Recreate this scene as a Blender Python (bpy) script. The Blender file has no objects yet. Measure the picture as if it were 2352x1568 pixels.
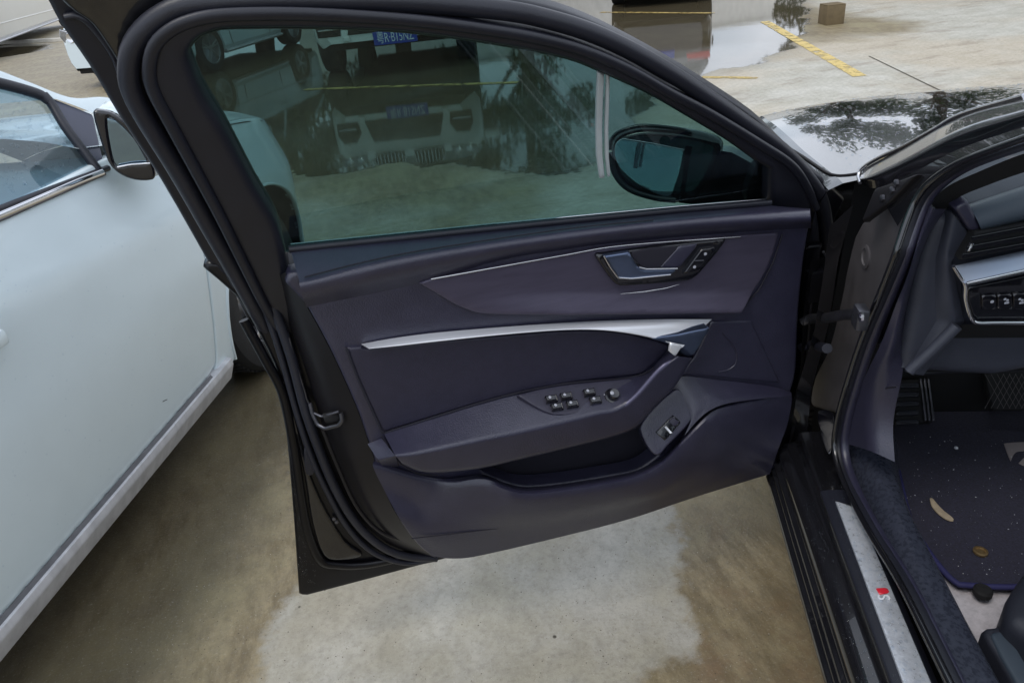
import bpy, bmesh, math, random
import numpy as np
from mathutils import Vector, Matrix
from mathutils.geometry import delaunay_2d_cdt
from math import radians as R_, sin, cos, pi
random.seed(7); rng = np.random.default_rng(7)
SC = bpy.context.scene
COL = SC.collection

# ------------------------------------------------------------------ camera
CP = Vector((0.8995, 1.1846, 1.4226))
YAW, PITCH, ROLL, FPX = -0.219566, 0.520276, -0.1107865, 1650.45
_f = Vector((sin(YAW)*cos(PITCH), -cos(YAW)*cos(PITCH), -sin(PITCH)))
_r = _f.cross(Vector((0, 0, 1))).normalized(); _u = _r.cross(_f)
CR = cos(ROLL)*_r + sin(ROLL)*_u; CU = -sin(ROLL)*_r + cos(ROLL)*_u
cam = bpy.data.cameras.new('camera'); camo = bpy.data.objects.new('camera', cam); COL.objects.link(camo)
M = Matrix((CR, CU, -_f)).transposed().to_4x4(); M.translation = CP
camo.matrix_world = M
cam.sensor_width = 36; cam.lens = FPX/2352*36; cam.clip_start = 0.02; cam.clip_end = 900
SC.camera = camo
# ------------------------------------------------------------------ world, sun, exposure
SUN_EL, SUN_AZ = 62, 62           # azimuth clockwise from +Y
w = bpy.data.worlds.new('World'); SC.world = w; w.use_nodes = True
nt = w.node_tree; nt.nodes.clear()
out = nt.nodes.new('ShaderNodeOutputWorld'); bg = nt.nodes.new('ShaderNodeBackground')
sky = nt.nodes.new('ShaderNodeTexSky'); sky.sky_type = 'NISHITA'; sky.sun_disc = False
sky.sun_elevation = R_(SUN_EL); sky.sun_rotation = R_(SUN_AZ); sky.air_density = 1.0; sky.dust_density = 1.5
tc = nt.nodes.new('ShaderNodeTexCoord'); mp = nt.nodes.new('ShaderNodeMapping'); mp.inputs['Scale'].default_value = (1, 1, 2.4)
nz = nt.nodes.new('ShaderNodeTexNoise'); nz.inputs['Scale'].default_value = 2.2; nz.inputs['Detail'].default_value = 7; nz.inputs['Roughness'].default_value = .58
rp = nt.nodes.new('ShaderNodeValToRGB'); rp.color_ramp.elements[0].position = .34; rp.color_ramp.elements[1].position = .56
rp.color_ramp.elements[0].color = (.3, .3, .3, 1); rp.color_ramp.elements[1].color = (1, 1, 1, 1)
cc = nt.nodes.new('ShaderNodeMix'); cc.data_type = 'RGBA'
cc.inputs['B'].default_value = (8.3, 8.9, 9.9, 1)
nt.links.new(tc.outputs['Generated'], mp.inputs[0]); nt.links.new(mp.outputs[0], nz.inputs['Vector'])
nt.links.new(nz.outputs['Fac'], rp.inputs[0]); nt.links.new(rp.outputs[0], cc.inputs['Factor'])
nt.links.new(sky.outputs[0], cc.inputs['A']); nt.links.new(cc.outputs['Result'], bg.inputs[0])
bg.inputs[1].default_value = 0.115
nt.links.new(bg.outputs[0], out.inputs[0])
sl = bpy.data.lights.new('sun', 'SUN'); sl.energy = 0.85; sl.angle = R_(20); sl.color = (1, .95, .88)
so = bpy.data.objects.new('sun', sl); COL.objects.link(so)
az = R_(SUN_AZ); sd = Vector((sin(az)*cos(R_(SUN_EL)), cos(az)*cos(R_(SUN_EL)), sin(R_(SUN_EL))))
so.rotation_euler = sd.to_track_quat('Z', 'Y').to_euler(); so.location = sd*30
vs = SC.view_settings; vs.view_transform = 'Standard'; vs.look = 'None'; vs.exposure = 0.38; vs.gamma = 1; vs.use_curve_mapping = False
SC.render.engine = 'CYCLES'
SC.cycles.max_bounces = 10; SC.cycles.transparent_max_bounces = 16

# ------------------------------------------------------------------ helpers
FW = Vector((-.3793, -.9253, 0)); OU = Vector((.9253, -.3793, 0)); UP = Vector((0, 0, 1))
def abz(a, b, z): return FW*a + OU*b + UP*z            # sedan frame -> world
def ray(px, py): return (CR*((px-1176)/FPX) - CU*((py-784)/FPX) + _f)
def hitp(px, py, q, n):
    d = ray(px, py); return CP + d*((q-CP).dot(n)/d.dot(n))
def gz(px, py, z=0.0): return hitp(px, py, Vector((0, 0, z)), UP)
class Surf:
    def __init__(s, q, e1, e2, n, bulge=None):
        s.q, s.e1, s.e2, s.n, s.b = Vector(q), Vector(e1).normalized(), Vector(e2).normalized(), Vector(n).normalized(), bulge
    def hit(s, px, py, off=0.0):
        h = off
        for k in range(6 if s.b else 1):
            P = hitp(px, py, s.q+s.n*h, s.n); u, v = (P-s.q).dot(s.e1), (P-s.q).dot(s.e2)
            if s.b: h = off + s.b(u, v)
        return (u, v)
    def at(s, u, v, h=0.0):
        if s.b: h = h + s.b(u, v)
        return s.q + s.e1*u + s.e2*v + s.n*h
    def p(s, px, py, off=0.0):
        u, v = s.hit(px, py, off); return s.at(u, v, off)
def plane3(A, B, C, face):
    e1 = (B-A).normalized(); n = e1.cross(C-A).normalized()
    if n.dot(face) < 0: n = -n
    return Surf(A, e1, n.cross(e1), n)
def cr(pts, n=8, closed=False):
    P = [tuple(p) for p in pts]; N = len(P); out = []
    rngi = range(N) if closed else range(N-1)
    for i in rngi:
        if closed: a, b, c, d = P[(i-1) % N], P[i], P[(i+1) % N], P[(i+2) % N]
        else: a, b, c, d = P[max(i-1, 0)], P[i], P[i+1], P[min(i+2, N-1)]
        if b == c: continue
        if a == b: a = tuple(2*b[k]-c[k] for k in range(len(b)))
        if d == c: d = tuple(2*c[k]-b[k] for k in range(len(b)))
        for k in range(n):
            t = k/n
            out.append(tuple(.5*(2*b[j]+(c[j]-a[j])*t+(2*a[j]-5*b[j]+4*c[j]-d[j])*t*t+(3*b[j]-a[j]-3*c[j]+d[j])*t**3) for j in range(len(b))))
    if not closed: out.append(P[-1])
    return out
def resample(pts, M, closed=False):
    A = np.array([tuple(p) for p in pts], float)
    if closed: A = np.vstack([A, A[:1]])
    s = np.concatenate([[0], np.cumsum(np.linalg.norm(np.diff(A, axis=0), axis=1))])
    t = np.linspace(0, s[-1], M+1 if closed else M)
    if closed: t = t[:-1]
    return np.stack([np.interp(t, s, A[:, k]) for k in range(A.shape[1])], 1)
def plen(pts, closed=True):
    A = np.array([tuple(p) for p in pts], float)
    if closed: A = np.vstack([A, A[:1]])
    return np.linalg.norm(np.diff(A, axis=0), axis=1).sum()
def segdist(P, poly):
    A = poly; B = np.roll(poly, -1, axis=0); d = np.full(len(P), 1e9)
    for a, b in zip(A, B):
        ab = b-a; L = ab@ab
        if L < 1e-14: continue
        t = np.clip(((P-a)@ab)/L, 0, 1); d = np.minimum(d, np.linalg.norm(P-a-t[:, None]*ab, axis=1))
    return d
def inside(P, poly):
    x, y = P[:, 0], P[:, 1]; c = np.zeros(len(P), bool)
    A = poly; B = np.roll(poly, -1, axis=0)
    for a, b in zip(A, B):
        if a[1] == b[1]: continue
        m = ((a[1] > y) != (b[1] > y)) & (x < (b[0]-a[0])*(y-a[1])/(b[1]-a[1])+a[0]); c ^= m
    return c
def mesh_obj(name, V, F, mat, parent=None, sharp=35, smooth=True):
    me = bpy.data.meshes.new(name); me.from_pydata([tuple(v) for v in V], [], [tuple(f) for f in F]); me.update()
    if smooth:
        me.polygons.foreach_set('use_smooth', [True]*len(me.polygons)); me.set_sharp_from_angle(angle=R_(sharp))
    if mat: me.materials.append(mat)
    o = bpy.data.objects.new(name, me); COL.objects.link(o)
    if parent:
        o.parent = parent
        o.matrix_parent_inverse = Matrix.Translation(-Vector(parent.location)) if not parent.parent else Matrix()
    return o
def tag(o, label=None, cat=None, group=None, kind=None):
    if label: o['label'] = label
    if cat: o['category'] = cat
    if group: o['group'] = group
    if kind: o['kind'] = kind
    return o
def thing(name, label, cat, loc=(0, 0, 0), group=None):
    o = bpy.data.objects.new(name, None); COL.objects.link(o); o.location = loc; o.empty_display_size = .1
    return tag(o, label, cat, group)
def panel(name, mat, parent, S, outline, off=0.0, thick=.02, bevel=.004, px=True, holes=(), relief=None, res=.012, edge=.006, smooth=0, closed_back=False):
    """solid sheet lying on surface S: outline in picture or (u,v) units, rounded edge, skirt going back 'thick'"""
    def loop(L):
        L = [tuple(p) for p in L]
        if smooth: L = cr(L, smooth, True)
        if px: L = [S.hit(p[0], p[1], off) for p in L]
        A = resample(L, max(6, int(plen(L)/edge)), True)
        x, y = A[:, 0], A[:, 1]
        if (x*np.roll(y, -1)-y*np.roll(x, -1)).sum() < 0: A = A[::-1]
        return A
    O = loop(outline); H = [loop(h) for h in holes]
    allr = [O]+H
    pts = []; edges = []
    for A in allr:
        b = len(pts); n = len(A); pts += [tuple(p) for p in A]; edges += [(b+i, b+(i+1) % n) for i in range(n)]
    nb = len(pts)
    def dist(P):
        d = segdist(P, O)
        for h in H: d = np.minimum(d, segdist(P, h))
        return d
    def isin(P):
        m = inside(P, O)
        for h in H: m &= ~inside(P, h)
        return m
    extra = []
    if bevel > 0:
        for fr in (.12, .35, .65, 1.0):
            dd = bevel*fr
            for k, A in enumerate(allr):
                t = np.roll(A, -1, 0)-np.roll(A, 1, 0); t /= np.maximum(np.linalg.norm(t, axis=1), 1e-9)[:, None]
                nn = np.stack([-t[:, 1], t[:, 0]], 1)*(1 if k == 0 else -1)
                Q = A+nn*dd; m = isin(Q); Q = Q[m]
                if len(Q): Q = Q[dist(Q) > dd*.93]; extra.append(Q)
    mn, mx = O.min(0), O.max(0)
    gx, gy = np.meshgrid(np.arange(mn[0]+res*.37, mx[0], res), np.arange(mn[1]+res*.37, mx[1], res))
    G = np.stack([gx.ravel(), gy.ravel()], 1)
    if len(G):
        G = G[isin(G)]
        if len(G): G = G[dist(G) > max(bevel*1.15, res*.35)]; extra.append(G)
    E = np.vstack(extra) if extra else np.zeros((0, 2))
    allp = [Vector(p) for p in pts]+[Vector(p) for p in E]
    v, e, f, ov, oe, of = delaunay_2d_cdt(allp, edges, [], 0, 1e-7)
    VV = np.array([tuple(p) for p in v]); T = [t for t in f if len(t) == 3]
    cen = np.array([VV[list(t)].mean(0) for t in T]); keep = isin(cen)
    T = [t for t, k in zip(T, keep) if k]
    D = dist(VV); onb = D < 1e-6
    h = np.full(len(VV), off, float)
    if bevel > 0:
        dd = np.clip(D/bevel, 0, 1); h -= bevel*(1-np.sqrt(np.clip(1-(1-dd)**2, 0, 1)))
    if relief is not None: h = h+np.array([relief(a, b, c) for (a, b), c in zip(VV, D)])
    P = [S.at(a, b, c) for (a, b), c in zip(VV, h)]
    flip = S.e1.cross(S.e2).dot(S.n) < 0
    F = [tuple(t)[::-1] if flip else tuple(t) for t in T]
    cnt = {}
    for t in F:
        for i in range(3):
            a, b = t[i], t[(i+1) % 3]; cnt[(a, b)] = 1
    bd = [(a, b) for (a, b) in cnt if (b, a) not in cnt]
    if thick > 0:
        mp_ = {}
        for a, b in bd:
            for q in (a, b):
                if q not in mp_:
                    mp_[q] = len(P); P.append(S.at(VV[q][0], VV[q][1], h[q]-thick))
        for a, b in bd: F.append((b, a, mp_[a], mp_[b]))
        if closed_back:
            nP = {}
            for q in range(len(VV)):
                nP[q] = mp_.get(q)
                if nP[q] is None: nP[q] = len(P); P.append(S.at(VV[q][0], VV[q][1], off-thick))
            for t in list(F):
                if len(t) == 3: F.append(tuple(nP[i] for i in t)[::-1])
    return mesh_obj(name, P, F, mat, parent)
def skin(name, mat, parent, lines, rad=None, M=60, crossn=0, closed=False, sharp=40, cap=False):
    """surface through 3-D lines; rad[j] rounds the crease along line j; crossn>0 makes the section a smooth curve"""
    L = [[Vector(q) for q in resample(l, M)] for l in lines]
    rows = []
    for m in range(M):
        s = [l[m] for l in L]
        if crossn: o = [Vector(q) for q in cr(s, crossn, closed)]
        elif rad:
            o = []; n = len(s)
            for j in range(n):
                r = rad[j] if j < len(rad) else 0
                if (j == 0 or j == n-1) and not closed or r == 0: o.append(s[j]); continue
                p0, p1, p2 = s[j-1], s[j], s[(j+1) % n]
                a = p1+(p0-p1).normalized()*min(r, .45*(p0-p1).length); b = p1+(p2-p1).normalized()*min(r, .45*(p2-p1).length)
                for k in range(7):
                    t = k/6; o.append(a*(1-t)**2+p1*2*t*(1-t)+b*t*t)
        else: o = s
        rows.append(o)
    K = len(rows[0]); V = [p for r in rows for p in r]; F = []
    kk = K if closed else K-1
    for m in range(M-1):
        for k in range(kk):
            F.append((m*K+k, m*K+(k+1) % K, (m+1)*K+(k+1) % K, (m+1)*K+k))
    if cap and closed: F.append(tuple(range(K))[::-1]); F.append(tuple((M-1)*K+k for k in range(K)))
    return mesh_obj(name, V, F, mat, parent, sharp)
def tube(name, mat, parent, path, rx=.005, ry=None, nrm=None, closed=False, seg=10, n=None, smooth=True, taper=None):
    ry = ry or rx; P = [Vector(q) for q in path]
    if n: P = [Vector(q) for q in resample(P, n, closed)]
    N = len(P); V = []; F = []; ref = Vector(nrm) if nrm else None; prev = None
    for i in range(N):
        t = (P[(i+1) % N]-P[i-1]) if closed else (P[min(i+1, N-1)]-P[max(i-1, 0)])
        t.normalize()
        a = ref if ref else (prev if prev else Vector((.31, .22, .92)))
        a = (a-t*a.dot(t))
        if a.length < 1e-5: a = Vector((1, 0, 0))-t*t.x
        a.normalize(); prev = a; b = t.cross(a)
        k = taper(i/(N-1)) if taper else 1
        for s in range(seg):
            th = 2*pi*s/seg; V.append(P[i]+a*cos(th)*ry*k+b*sin(th)*rx*k)
    for i in range(N if closed else N-1):
        for s in range(seg):
            j = (i+1) % N; F.append((i*seg+s, i*seg+(s+1) % seg, j*seg+(s+1) % seg, j*seg+s))
    if not closed: F.append(tuple(range(seg))[::-1]); F.append(tuple((N-1)*seg+s for s in range(seg)))
    return mesh_obj(name, V, F, mat, parent, 60)
def box(name, mat, parent, c, ax, ay, az_, bevel=.004):
    """c centre; ax,ay,az_ half-extent vectors"""
    bm = bmesh.new(); bmesh.ops.create_cube(bm, size=2)
    T = Matrix((ax, ay, az_)).transposed()
    for v in bm.verts: v.co = T @ v.co + Vector(c)
    if bevel: bmesh.ops.bevel(bm, geom=bm.edges[:], offset=bevel, segments=2, affect='EDGES', profile=.5)
    me = bpy.data.meshes.new(name); bm.to_mesh(me); bm.free()
    V = [v.co.copy() for v in me.vertices]; F = [tuple(p.vertices) for p in me.polygons]; bpy.data.meshes.remove(me)
    return mesh_obj(name, V, F, mat, parent, 30)
def revolve(name, mat, parent, c, axis, prof, seg=28, ref=None, sharp=35):
    """prof: (radius, height along axis)"""
    ax = Vector(axis).normalized(); a = Vector(ref) if ref else (UP if abs(ax.z) < .9 else Vector((1, 0, 0)))
    a = (a-ax*a.dot(ax)).normalized(); b = ax.cross(a); V = []; F = []; K = len(prof)
    for s in range(seg):
        th = 2*pi*s/seg; d = a*cos(th)+b*sin(th)
        for r, h in prof: V.append(Vector(c)+d*r+ax*h)
    for s in range(seg):
        for k in range(K-1):
            j = (s+1) % seg; F.append((s*K+k, j*K+k, j*K+k+1, s*K+k+1))
    return mesh_obj(name, V, F, mat, parent, sharp)
def text_on(name, mat, parent, S, s, u, v, size, off, ext=.0008, sx=1.0, ax=None):
    """flat lettering converted to a mesh and laid on surface S at (u,v) (centre), running along ax (in u,v)"""
    cu = bpy.data.curves.new(name, 'FONT'); cu.body = s; cu.size = size; cu.align_x = 'CENTER'; cu.align_y = 'CENTER'; cu.extrude = ext
    to = bpy.data.objects.new(name, cu); COL.objects.link(to)
    dg = bpy.context.evaluated_depsgraph_get(); me = bpy.data.meshes.new_from_object(to.evaluated_get(dg))
    V = [v_.co.copy() for v_ in me.vertices]; F = [tuple(p.vertices) for p in me.polygons]
    bpy.data.objects.remove(to); bpy.data.curves.remove(cu); bpy.data.meshes.remove(me)
    ax = Vector(ax or (1, 0)).normalized(); flip = S.e1.cross(S.e2).dot(S.n) < 0
    ay = Vector((-ax.y, ax.x)) * (1 if not flip else 1)
    if flip: ay = -ay if False else ay
    P = [S.at(u+ax.x*q.x*sx+ay.x*q.y, v+ax.y*q.x*sx+ay.y*q.y, off+q.z) for q in V]
    return mesh_obj(name, P, F, mat, parent, smooth=False)

# ------------------------------------------------------------------ materials
def mat(name, col, rough=.5, metal=0, coat=0, coat_r=.05, var=.0, vscale=8, bump=0, bscale=200, spec=.5, col2=None, rvar=0, stretch=None, emit=0, sheen=0):
    m = bpy.data.materials.new(name); m.use_nodes = True; n = m.node_tree; p = n.nodes['Principled BSDF']
    p.inputs['Base Color'].default_value = (*col, 1); p.inputs['Roughness'].default_value = rough; p.inputs['Metallic'].default_value = metal
    p.inputs['Coat Weight'].default_value = coat; p.inputs['Coat Roughness'].default_value = coat_r; p.inputs['Specular IOR Level'].default_value = spec
    if sheen: p.inputs['Sheen Weight'].default_value = sheen
    if emit: p.inputs['Emission Color'].default_value = (*col, 1); p.inputs['Emission Strength'].default_value = emit
    if var or bump or rvar:
        t = n.nodes.new('ShaderNodeTexCoord'); mp = n.nodes.new('ShaderNodeMapping'); n.links.new(t.outputs['Object'], mp.inputs[0])
        if stretch: mp.inputs['Scale'].default_value = stretch
    if var or rvar:
        a = n.nodes.new('ShaderNodeTexNoise'); a.inputs['Scale'].default_value = vscale; a.inputs['Detail'].default_value = 6; a.inputs['Roughness'].default_value = .6
        n.links.new(mp.outputs[0], a.inputs['Vector'])
        r = n.nodes.new('ShaderNodeValToRGB'); r.color_ramp.elements[0].position = .35; r.color_ramp.elements[1].position = .65
        c2 = col2 or tuple(c*(1-var) for c in col); r.color_ramp.elements[0].color = (*c2, 1); r.color_ramp.elements[1].color = (*col, 1)
        n.links.new(a.outputs['Fac'], r.inputs[0]); n.links.new(r.outputs[0], p.inputs['Base Color'])
        if rvar:
            q = n.nodes.new('ShaderNodeMapRange'); q.inputs['To Min'].default_value = max(0, rough-rvar); q.inputs['To Max'].default_value = rough+rvar
            q.inputs['From Min'].default_value = .3; q.inputs['From Max'].default_value = .7
            n.links.new(a.outputs['Fac'], q.inputs['Value']); n.links.new(q.outputs[0], p.inputs['Roughness'])
    if bump:
        b = n.nodes.new('ShaderNodeTexNoise'); b.inputs['Scale'].default_value = bscale; b.inputs['Detail'].default_value = 3
        n.links.new(mp.outputs[0], b.inputs['Vector']); bb = n.nodes.new('ShaderNodeBump'); bb.inputs['Strength'].default_value = bump; bb.inputs['Distance'].default_value = .001
        n.links.new(b.outputs['Fac'], bb.inputs['Height']); n.links.new(bb.outputs[0], p.inputs['Normal'])
    return m
def glass(name, tint, refl=(1, 1, 1), ior=1.5, grime=.0):
    m = bpy.data.materials.new(name); m.use_nodes = True; n = m.node_tree; n.nodes.clear()
    o = n.nodes.new('ShaderNodeOutputMaterial'); t = n.nodes.new('ShaderNodeBsdfTransparent'); t.inputs[0].default_value = (*tint, 1)
    g = n.nodes.new('ShaderNodeBsdfGlossy'); g.inputs['Roughness'].default_value = .01; g.inputs[0].default_value = (*refl, 1)
    f = n.nodes.new('ShaderNodeFresnel'); x = n.nodes.new('ShaderNodeMixShader')
    ge = n.nodes.new('ShaderNodeNewGeometry'); im = n.nodes.new('ShaderNodeMapRange'); im.inputs['To Min'].default_value = ior; im.inputs['To Max'].default_value = 1/ior
    n.links.new(ge.outputs['Backfacing'], im.inputs['Value']); n.links.new(im.outputs[0], f.inputs[0])
    n.links.new(f.outputs[0], x.inputs[0]); n.links.new(t.outputs[0], x.inputs[1]); n.links.new(g.outputs[0], x.inputs[2])
    last = x
    if grime:
        d = n.nodes.new('ShaderNodeBsdfDiffuse'); d.inputs[0].default_value = (.6, .64, .64, 1)
        y = n.nodes.new('ShaderNodeMixShader'); a = n.nodes.new('ShaderNodeTexNoise'); a.inputs['Scale'].default_value = 5; a.inputs['Detail'].default_value = 8
        tcx = n.nodes.new('ShaderNodeTexCoord'); mpx = n.nodes.new('ShaderNodeMapping'); mpx.inputs['Scale'].default_value = (3, 1, .6)
        n.links.new(tcx.outputs['Object'], mpx.inputs[0]); n.links.new(mpx.outputs[0], a.inputs['Vector'])
        r = n.nodes.new('ShaderNodeMapRange'); r.inputs['From Min'].default_value = .35; r.inputs['From Max'].default_value = .75; r.inputs['To Min'].default_value = grime*.3; r.inputs['To Max'].default_value = grime
        n.links.new(a.outputs['Fac'], r.inputs['Value']); n.links.new(r.outputs[0], y.inputs[0]); n.links.new(x.outputs[0], y.inputs[1]); n.links.new(d.outputs[0], y.inputs[2]); last = y
    n.links.new(last.outputs[0], o.inputs[0]); return m

m_trim = mat('soft_trim_dark_violet', (.030, .029, .054), .33, spec=.75, var=.16, vscale=30, bump=.6, bscale=420, rvar=.05)
m_trim2 = mat('insert_leatherette', (.027, .025, .046), .46, var=.15, vscale=60, bump=.5, bscale=700)
m_decor = mat('satin_decor_inlay', (.088, .078, .118), .36, metal=.35, var=.12, vscale=14, stretch=(1, 1, 8), rvar=.04)
m_pocket = mat('pocket_liner', (.012, .011, .02), .8, bump=.2)
m_rub = mat('rubber_seal', (.017, .018, .027), .42, bump=.3, bscale=500, var=.2, vscale=20)
m_frame = mat('frame_plastic', (.013, .014, .022), .38, var=.2, vscale=15, bump=.3, bscale=900)
m_black = mat('black_paint', (.008, .008, .010), .25, coat=1, coat_r=.02, var=.3, vscale=12)
m_hood = mat('wet_black_paint', (.004, .004, .006), .12, coat=1, coat_r=.005)
m_shell = mat('door_shell_black', (.004, .004, .006), .34, coat=.25, coat_r=.06, spec=.25, var=.3, vscale=18)
m_latch = mat('latch_face_dusty', (.010, .009, .011), .45, spec=.35, coat=.12, coat_r=.25, var=.3, vscale=9)
m_jamb = mat('jamb_dusty_grey', (.085, .077, .080), .6, var=.25, vscale=14)
m_chrome = mat('chrome', (.72, .72, .74), .12, metal=1, var=.06, vscale=20)
m_alu = mat('satin_aluminium', (.80, .81, .84), .32, metal=.45, var=.04, vscale=10)
m_darkalu = mat('dark_metal_reflection', (.16, .20, .30), .3, metal=.9, var=.15, vscale=20)
m_steel = mat('zinc_steel', (.15, .15, .17), .40, metal=.9, var=.35, vscale=30)
m_sill = mat('wet_sill_plastic', (.040, .045, .066), .30, var=.45, vscale=120, bump=.4, bscale=160, rvar=.16)
m_plate = mat('sill_plate_aluminium', (.70, .73, .78), .34, metal=.5, var=.16, vscale=90, bump=.5, bscale=260, rvar=.1)
m_red = mat('red_enamel', (.65, .02, .04), .35)
m_whitemark = mat('white_print', (.75, .76, .8), .5)
m_icon = mat('switch_icon', (.40, .41, .46), .5)
m_gloss = mat('piano_black', (.006, .006, .009), .12, coat=.6)
m_dash = mat('dash_soft_grey', (.040, .044, .062), .5, var=.12, vscale=25, bump=.35, bscale=800)
m_dasht = mat('dash_top', (.045, .060, .080), .38, var=.1, vscale=25, bump=.25, bscale=700)
m_mat = mat('floor_mat_pile', (.020, .019, .042), .95, var=.55, vscale=240, bump=1, bscale=420, sheen=.15)
m_piping = mat('mat_edge_blue', (.02, .02, .09), .7, bump=.5, bscale=500)
m_carpet = mat('beige_carpet', (.55, .52, .55), .95, var=.25, vscale=90, bump=.8, bscale=500)
m_beige = mat('beige_emblem', (.30, .26, .25), .85, bump=.5, bscale=600)
m_seat = mat('seat_leather', (.022, .024, .034), .45, bump=.4, bscale=350, var=.15)
m_white = mat('white_paint', (.67, .765, .80), .22, coat=.6, coat_r=.04, var=.035, vscale=5, bump=.03, bscale=25)
m_white2 = mat('offwhite_paint', (.72, .72, .68), .28, coat=.5, coat_r=.06, var=.03, vscale=3)
m_grimyw = mat('rocker_white_dirty', (.60, .60, .62), .38, var=.22, vscale=16, stretch=(2, 2, .7))
m_tyre = mat('tyre_rubber', (.020, .020, .022), .75, var=.3, vscale=30, bump=.6, bscale=120)
m_rim = mat('alloy_rim', (.5, .5, .52), .3, metal=.9, var=.15, vscale=10)
m_under = mat('underbody', (.006, .006, .007), .8)
m_lamp = mat('headlamp_inner', (.35, .36, .38), .15, metal=.8, var=.4, vscale=20)
m_bluep = mat('plate_blue', (.01, .05, .35), .4)
m_blued = mat('dark_body_paint', (.015, .016, .020), .2, coat=.8)
m_tail = mat('tail_lamp_red', (.5, .02, .02), .2, coat=.5)
m_clearlamp = glass('lamp_cover', (.9, .92, .93))
m_glass = glass('door_glass', (.37, .50, .49), (.7, .85, .95), 1.5, .008)
m_wglass = glass('white_car_glass', (.52, .66, .74), (.85, .95, 1), 1.75, .06)
m_darkglass = glass('windscreen_glass', (.75, .82, .82), (.9, .95, 1), 1.5, .02)
m_bgglass = mat('background_glass', (.02, .03, .035), .06, coat=.3)
m_mirror = mat('mirror_glass', (.80, .82, .84), .02, metal=1)
m_strip = mat('white_strip_reflection', (.58, .63, .64), .3, var=.2, vscale=20, stretch=(1, 1, .2))
m_card = mat('cardboard_brown', (.17, .125, .065), .85, var=.25, vscale=8)
m_drop = glass('raindrop', (.93, .95, .97), (1, 1, 1), 1.33)
m_leaf = mat('tree_leaf', (.045, .10, .02), .6, var=.6, vscale=3, col2=(.02, .05, .012))
m_grille_wet = None
m_bark = mat('bark', (.10, .075, .05), .9, var=.4, vscale=12, bump=1, bscale=40)
m_wall = mat('whitewashed_wall', (.84, .82, .77), .8, var=.15, vscale=6, bump=.6, bscale=30)

# ------------------------------------------------------------------ ground
def px_poly(L): return np.array([tuple(gz(*q))[:2] for q in L])
def sdf(P, poly):
    d = segdist(P, poly); return np.where(inside(P, poly), d, -d)
def steps(lo, hi, st, far, g=1.35):
    c = list(np.arange(lo, hi+st/2, st)); a = []; s = st; x = lo
    while x > -far: s *= g; x -= s; a.append(x)
    b = []; s = st; x = c[-1]
    while x < far: s *= g; x += s; b.append(x)
    return np.array(a[::-1]+c+b)
gx_ = steps(-9, 7, .045, 350); gy_ = steps(-13, 2.5, .045, 350)
X, Y = np.meshgrid(gx_, gy_); P2 = np.stack([X.ravel(), Y.ravel()], 1)
pud = px_poly([(560, 330), (650, 392), (730, 412), (800, 403), (900, 384), (1010, 386), (1110, 384), (1180, 396), (1260, 405), (1330, 396), (1390, 352), (1470, 262), (1560, 192), (1640, 166), (1735, 150), (1800, 126), (1850, 80), (1856, 20), (1862, -50), (1700, -110), (1300, -110), (700, 40), (500, 120), (300, 230)])
pud2 = px_poly([(-60, 106), (60, 101), (150, 97), (120, 112), (70, 126), (-60, 140)])
patchm = px_poly([(720, 1260), (900, 1180), (1200, 1060), (1500, 1040), (1530, 1120), (1556, 1250), (1588, 1400), (1602, 1480), (1565, 1522), (1488, 1560), (1440, 1660), (1380, 1760), (480, 1760), (585, 1600), (600, 1520), (612, 1470), (650, 1390)])
core = (P2[:, 0] > -9.5) & (P2[:, 0] < 7.5) & (P2[:, 1] > -13.5) & (P2[:, 1] < 3)
a_pud = np.full(len(P2), -1.0); a_pud = np.clip(np.maximum(sdf(P2, pud), sdf(P2, pud2)), -1, 1)
a_pat = np.full(len(P2), -1.0); a_pat[core] = np.clip(sdf(P2[core], patchm), -1, 1)
F2 = np.array(FW[:2]); O2 = np.array(OU[:2]); ga, gb = P2@F2, P2@O2
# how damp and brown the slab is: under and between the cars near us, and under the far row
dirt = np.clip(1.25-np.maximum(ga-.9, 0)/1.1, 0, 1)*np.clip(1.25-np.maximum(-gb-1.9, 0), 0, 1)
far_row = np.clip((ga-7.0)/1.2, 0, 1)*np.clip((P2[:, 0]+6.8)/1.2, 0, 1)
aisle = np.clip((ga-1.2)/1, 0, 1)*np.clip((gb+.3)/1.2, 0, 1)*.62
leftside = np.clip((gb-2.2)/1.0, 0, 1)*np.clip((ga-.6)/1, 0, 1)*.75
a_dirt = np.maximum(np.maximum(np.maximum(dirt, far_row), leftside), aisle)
me = bpy.data.meshes.new('ground'); nx, ny = len(gx_), len(gy_)
V3 = np.zeros((len(P2), 3), np.float32); V3[:, :2] = P2
idx = np.arange(nx*ny).reshape(ny, nx)
Q = np.stack([idx[:-1, :-1], idx[:-1, 1:], idx[1:, 1:], idx[1:, :-1]], -1).reshape(-1, 4)
me.vertices.add(len(P2)); me.vertices.foreach_set('co', V3.ravel())
me.loops.add(Q.size); me.loops.foreach_set('vertex_index', Q.ravel().astype(np.int32))
me.polygons.add(len(Q)); me.polygons.foreach_set('loop_start', np.arange(0, Q.size, 4, dtype=np.int32)); me.update(calc_edges=True)
a_near = np.clip((.26-gb)/.05, 0, 1)*np.clip((.5-ga), 0, 1)
a_car_shade = np.clip((gb-1.0)/.7, 0, 1)*np.clip(3-gb, 0, 1)*np.clip(1.6-ga, 0, 1)*np.clip(ga+4, 0, 1)  # darkens ground beside the white car as painted under-car shade, plus wet gloss
for nm, arr in (('near', a_near), ('shade_damp', a_car_shade), ('pud', a_pud), ('pat', a_pat), ('dirt', a_dirt)):
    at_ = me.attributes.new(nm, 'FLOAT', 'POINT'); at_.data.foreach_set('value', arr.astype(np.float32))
ground = bpy.data.objects.new('ground', me); COL.objects.link(ground); tag(ground, kind='structure')
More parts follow.
